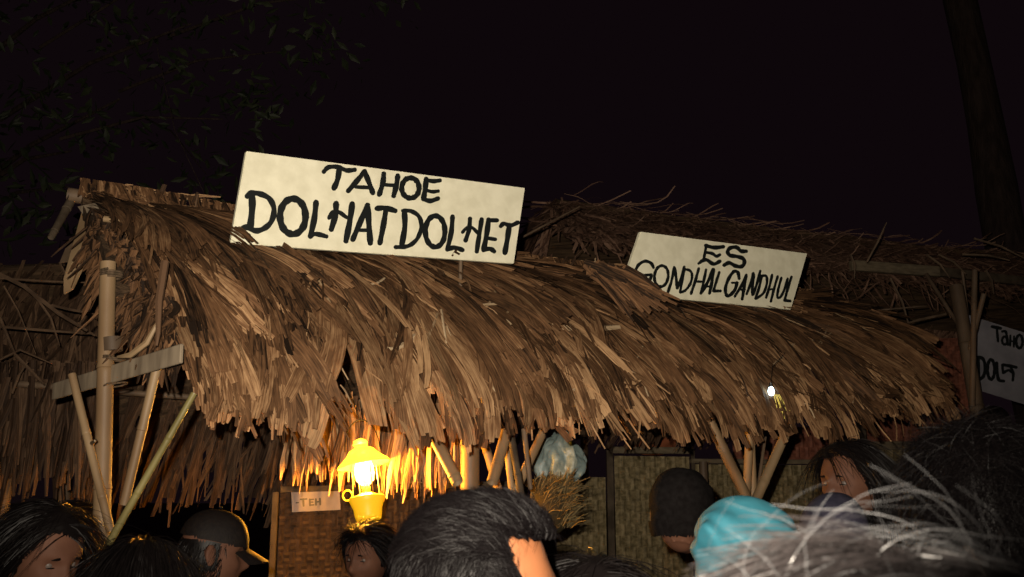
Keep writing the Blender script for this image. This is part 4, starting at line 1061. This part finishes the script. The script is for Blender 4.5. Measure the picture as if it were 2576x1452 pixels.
# 1 woman at the left edge, looking down to the right
w1, H1 = person('young woman at the left edge with chin-length black hair, eyes lowered to the right', 108, 1392, 2.55, 62, 22, skin='skin_dark', shirt='shirt_black'); long_hair(w1, H1)
w1b, H1b = person('person half hidden behind the woman at the left edge, only an ear and hair showing', 182, 1352, 3.5, 120, 5, skin='skin_dark', shirt='shirt_brown'); 
head_shell('hair', H1b, w1b, M['hair'], hair_mask, .008); strands('hair_strands', H1b, w1b, M['hair'], 900, .05, .0012, back_comb)
w2, H2 = person('back of a black-haired head low in frame beside the bamboo corner post', 352, 1490, 2.45, 185, 10, shirt='shirt_black'); long_hair(w2, H2)
# 3 man in a cap
w3, H3 = person('man in a dark peaked cap turned right, lantern light on the front of his cap', 533, 1388, 3.25, 112, 8, skin='skin_dark', shirt='shirt_brown')
def cap_test(c): return c.z > .030 - .10 * c.x
head_shell('cap', H3, w3, M['cap_brown'], cap_test, lambda c: .012 + .006 * max(0, c.z / .118), 5)
bm = bmesh.new(); rows_ = []
for i in range(13):
    a = (i / 12 - .5) * 2.1; rr = []
    for j in range(6):
        q = j / 5; x = .098 * math.cos(a) + .012 + q * .068 * math.cos(a * .75); y = (.088 + .004 * q) * math.sin(a) ; z = .024 - .030 * q - .018 * abs(math.sin(a)) ** 2
        rr.append((x, y, z))
    rows_.append(rr)
for lay in (0, 1):
    vs = [[bm.verts.new(H3 @ Vector((x, y, z - lay * .004))) for x, y, z in rr] for rr in rows_]
    for i in range(12):
        for j in range(5): bm.faces.new((vs[i][j], vs[i+1][j], vs[i+1][j+1], vs[i][j+1]))
mesh_bm('cap_peak', bm, M['cap_brown'], w3, True, True)
lathe('cap_button', [(0, 0), (.007, .0), (.006, .004), (0, .006)], M['cap_brown'], w3, 10, H3 @ Matrix.Translation((0, 0, .134))).matrix_parent_inverse = Matrix()
strands('hair_strands', H3, w3, M['hair'], 1200, .035, .0011, lambda p: Vector((-.2, 0, -1)), test=lambda p: p.z < .03 and p.z > -.06 and p.x < .03)
head_shell('hair', H3, w3, M['hair'], lambda c: c.z < .03 and c.z > -.055 and c.x < .012, .004)
# 4 woman under the lantern
w4, H4 = person('woman right under the lantern, crown of her hair lit orange and face in shade', 925, 1398, 4.0, -28, 12, skin='skin_dark', shirt='shirt_black', size=.98)
head_shell('hair', H4, w4, M['hair_soft'], lambda c: hair_mask(c, .062) or c.x < .0, lambda c: .012 + .005 * noise.noise(c * 30)); strands('hair_strands', H4, w4, M['hair_soft'], 2500, .10, .0012, lambda p: Vector((-.6, p.y * 6, -.6)), test=lambda p: hair_mask(p, .062) or p.x < 0, thick=.012, base=.014)
# 5 big head
ARM5 = {-1: REST[-1], 1: REST[1]}
w5, H5 = person('man close to the camera with thick short black hair, bare forehead and temple turned right', 1203, 1500, 1.32, 98, 4, skin='skin', shirt='shirt_grey', voxel=.007, size=1.03)
m5 = lambda c: (c.z > .070 or c.x < .020 + .45 * min(.06, max(0, .066 - c.z))) and (c.x < .0 or c.z > -.03) and (c.x > -.03 or c.z > -.09)
head_shell('hair', H5, w5, M['hair_soft'], m5, lambda c: .008 + .004 * noise.noise(c * 35), 5)
strands('hair_strands', H5, w5, M['hair_soft'], 26000, .020, .0004, lambda p: Vector((-.5, .2, .3)) if (p.x > .03 or (p.x > .0 and p.z < .07)) else Vector((-.15, .1, -.9 if p.z < .055 else -.1)), test=m5, lift=.002, mess=.22, grav=.25, thick=.008, base=.010, curlf=.06)
strands('hair_top', H5, w5, M['hair_soft'], 14000, .032, .00045, lambda p: Vector((-.7, .4, .1)), test=lambda c: c.z > .045 and m5(c), lift=.003, mess=.28, grav=.3, thick=.010, base=.010, curlf=.08)
# 6 beanie
w6, H6 = person('person in a plain dark knitted cap seen from behind, in front of the woven panels', 1716, 1292, 3.05, 150, 4, skin='skin_dark', shirt='shirt_black')
head_shell('knitted_cap', H6, w6, M['cap_black'], lambda c: c.z > -.055 + .3 * max(0, c.x), lambda c: .010 + .005 * noise.noise(Vector((c.x * 20, c.y * 20, c.z * 45))) + .012 * max(0, c.z / .118), 5)
head_shell('cap_hem', H6, w6, M['cap_black'], lambda c: -.062 < c.z - .3 * max(0, c.x) < -.025, .016, 5)
# 7 teal headscarf
w7, H7 = person('woman wearing a smooth teal headscarf with a bun under the cloth, seen from behind', 1872, 1400, 2.0, 118, 4, skin='skin_dark', shirt='shirt_grey', size=.92)
def tealshape0(q):
    c = Vector((-.085, -.045, .028)); d = (q - c).length; q = q + (Vector((-.055, -.025, .010))) * g(d, .045)
    if q.z < 0: q.y *= 1 + 1.2 * (-q.z); q.x *= 1 + .9 * (-q.z) * (1 if q.x < 0 else .4)
    return q
def tealshape(q):
    d = (q - Vector((-.088, -.03, .045))).length; q = q + Vector((-.045, -.020, .004)) * g(d, .030)
    if q.x > 0: q = Vector((q.x * (1 + (.125 - q.z) * 4.2), q.y, q.z))
    fo = .0060 * math.sin(q.z * 95 + q.x * 60 + 2.5 * noise.noise(q * 14)) * min(1, max(0, (.10 - q.z) * 14))
    return q * (1 + fo / .1)
head_shell('headscarf', H7, w7, M['teal'], lambda c: c.x < .075 or c.z > .07, lambda c: .012 + .003 * noise.noise(c * 18), 6, tealshape)
bm = bmesh.new(); rg = []
for j in range(14):
    q = j / 13; z = -.06 - q * .20; rr = []
    for i in range(40):
        a = i / 40 * 2 * PI; rad = (1 + .9 * q ** .8 + .5 * max(0, math.cos(a))) * (1 + .035 * math.sin(a * 7 + q * 3) * q)
        rr.append(bm.verts.new(H7 @ Vector((-.012 + .094 * math.cos(a) * rad - .02 * q, .088 * math.sin(a) * rad, z))))
    rg.append(rr)
for a, b in zip(rg, rg[1:]):
    for i in range(40):
        if 36 <= i or i < 4: 
            if rg.index(a) < 4: continue
        bm.faces.new((a[i], a[(i+1) % 40], b[(i+1) % 40], b[i]))
mesh_bm('scarf_drape', bm, M['teal'], w7, True, True)
# 8 woman in a dark scarf
w8, H8 = person('woman with long dark hair facing left, between the teal scarf and the fuzzy dark head', 2142, 1212, 3.1, -58, 6, skin='skin_dark', shirt='shirt_black')
long_hair(w8, H8)
# 9 navy cap
w9, H9 = person('person in a soft grey-blue cap low behind the loose strands of the nearest head', 2100, 1362, 2.4, 170, 6, skin='skin_dark', shirt='shirt_grey', size=.9)
head_shell('cloth_cap', H9, w9, M['cap_navy'], lambda c: c.z > -.045, lambda c: .010 + .006 * noise.noise(c * 14), 5)
# 12 orange
w12, H12 = person('person with a rust-red cap glimpsed beside the fuzzy dark head', 2262, 1262, 4.0, 150, 0, skin='skin_dark', shirt='shirt_red')
head_shell('cap', H12, w12, M['shirt_red'], lambda c: c.z > -.03, .012, 4)
# 13 far right dark figure
w13, H13 = person('dark figure in the background under the grey cloth sign at the right edge', 2500, 1075, 5.8, 180, 0, skin='skin_dark', shirt='shirt_black'); head_shell('hair', H13, w13, M['hair'], lambda c: hair_mask(c) or c.x < .02, .01, 4)
# 11 fuzzy head right
w11, H11 = person('person at the right edge with fluffy unkempt dark hair seen from behind', 2468, 1300, 1.45, 190, 4, skin='skin_dark', shirt='shirt_black', voxel=.012)
t11 = lambda c: hair_mask(c, .06) or c.x < .03
head_shell('hair', H11, w11, M['hair'], t11, .012)
strands('hair_strands', H11, w11, M['hair_soft'], 15000, .06, .0004, lambda p: Vector((-.3, p.y * 3, -.6)), test=t11, lift=.010, mess=.55, grav=.25, thick=.014, base=.014, curlf=.22)
# 10 nearest head, out of focus
w10, H10 = person('nearest head at the bottom right, out of focus, loose shiny greyish strands flying above it', 2245, 2105, .60, 176, 0, skin='skin_dark', shirt='shirt_grey', voxel=.012, size=1.22)
t10 = lambda c: c.x < .05 or c.z > .07
head_shell('hair', H10, w10, M['hair_grey'], t10, .010)
strands('hair_strands', H10, w10, M['hair_grey'], 14000, .07, .00045, lambda p: Vector((-.25, (1 if p.y > -.01 else -1) * 1.0, -.25)), test=t10, lift=.006, mess=.2, grav=.3, thick=.012, base=.014, curlf=.03, seg=6)
strands('flyaway_hair', H10, w10, M['hair_pale'], 230, .085, .00027, lambda p: Vector((random.gauss(-.2, .4), random.gauss(0, 1), .2)), test=lambda c: c.z > .06, lift=.030, mess=.6, grav=.34, thick=.014, base=.014, curlf=.09, seg=16)
# raised fingers beside the forehead: a hand that belongs to someone standing there
ARMH = {-1: REST[-1], 1: [(.16, .12, 1.34), (.235, -.09, 1.60), (.245, -.125, 1.67)]}
w14, H14 = person('short person hidden below the frame beside the man in front, only raised fingertips showing', 1478, 1600, 1.65, 20, 10, skin='skin', shirt='shirt_brown', arms=ARMH, voxel=.006)
long_hair(w14, H14)
p = at(1569, 1446, 1.9); ph = empty('mobile_phone', p - Vector((0, 0, .06))); tag(ph, 'lit top edge of a small mobile phone at the bottom of the frame', 'phone')
beam('phone_body', p - Vector((0, 0, .10)), p + Vector((0, 0, .004)), .05, .012, M['metal'], ph, Vector((0, 1, 0)))
beam('phone_screen', p + Vector((-.0, -.0075, -.012)), p + Vector((0, -.0075, .0)), .018, .002, M['led_green'], ph, Vector((0, 1, 0)), .0005)

for o in (front.surf(0, 1.42), front.surf(front.L, 1.42), RBk.surf(0, 1.45), RBk.surf(RBk.L, 1.45)): print('eave', scr(o[0]), tuple(round(c, 2) for c in o[0]))
for C_ in (C1, C2): print('sign', [round((C_[i] - C_[(i+1) % 4]).length, 3) for i in range(4)], [tuple(round(x, 2) for x in c) for c in C_])
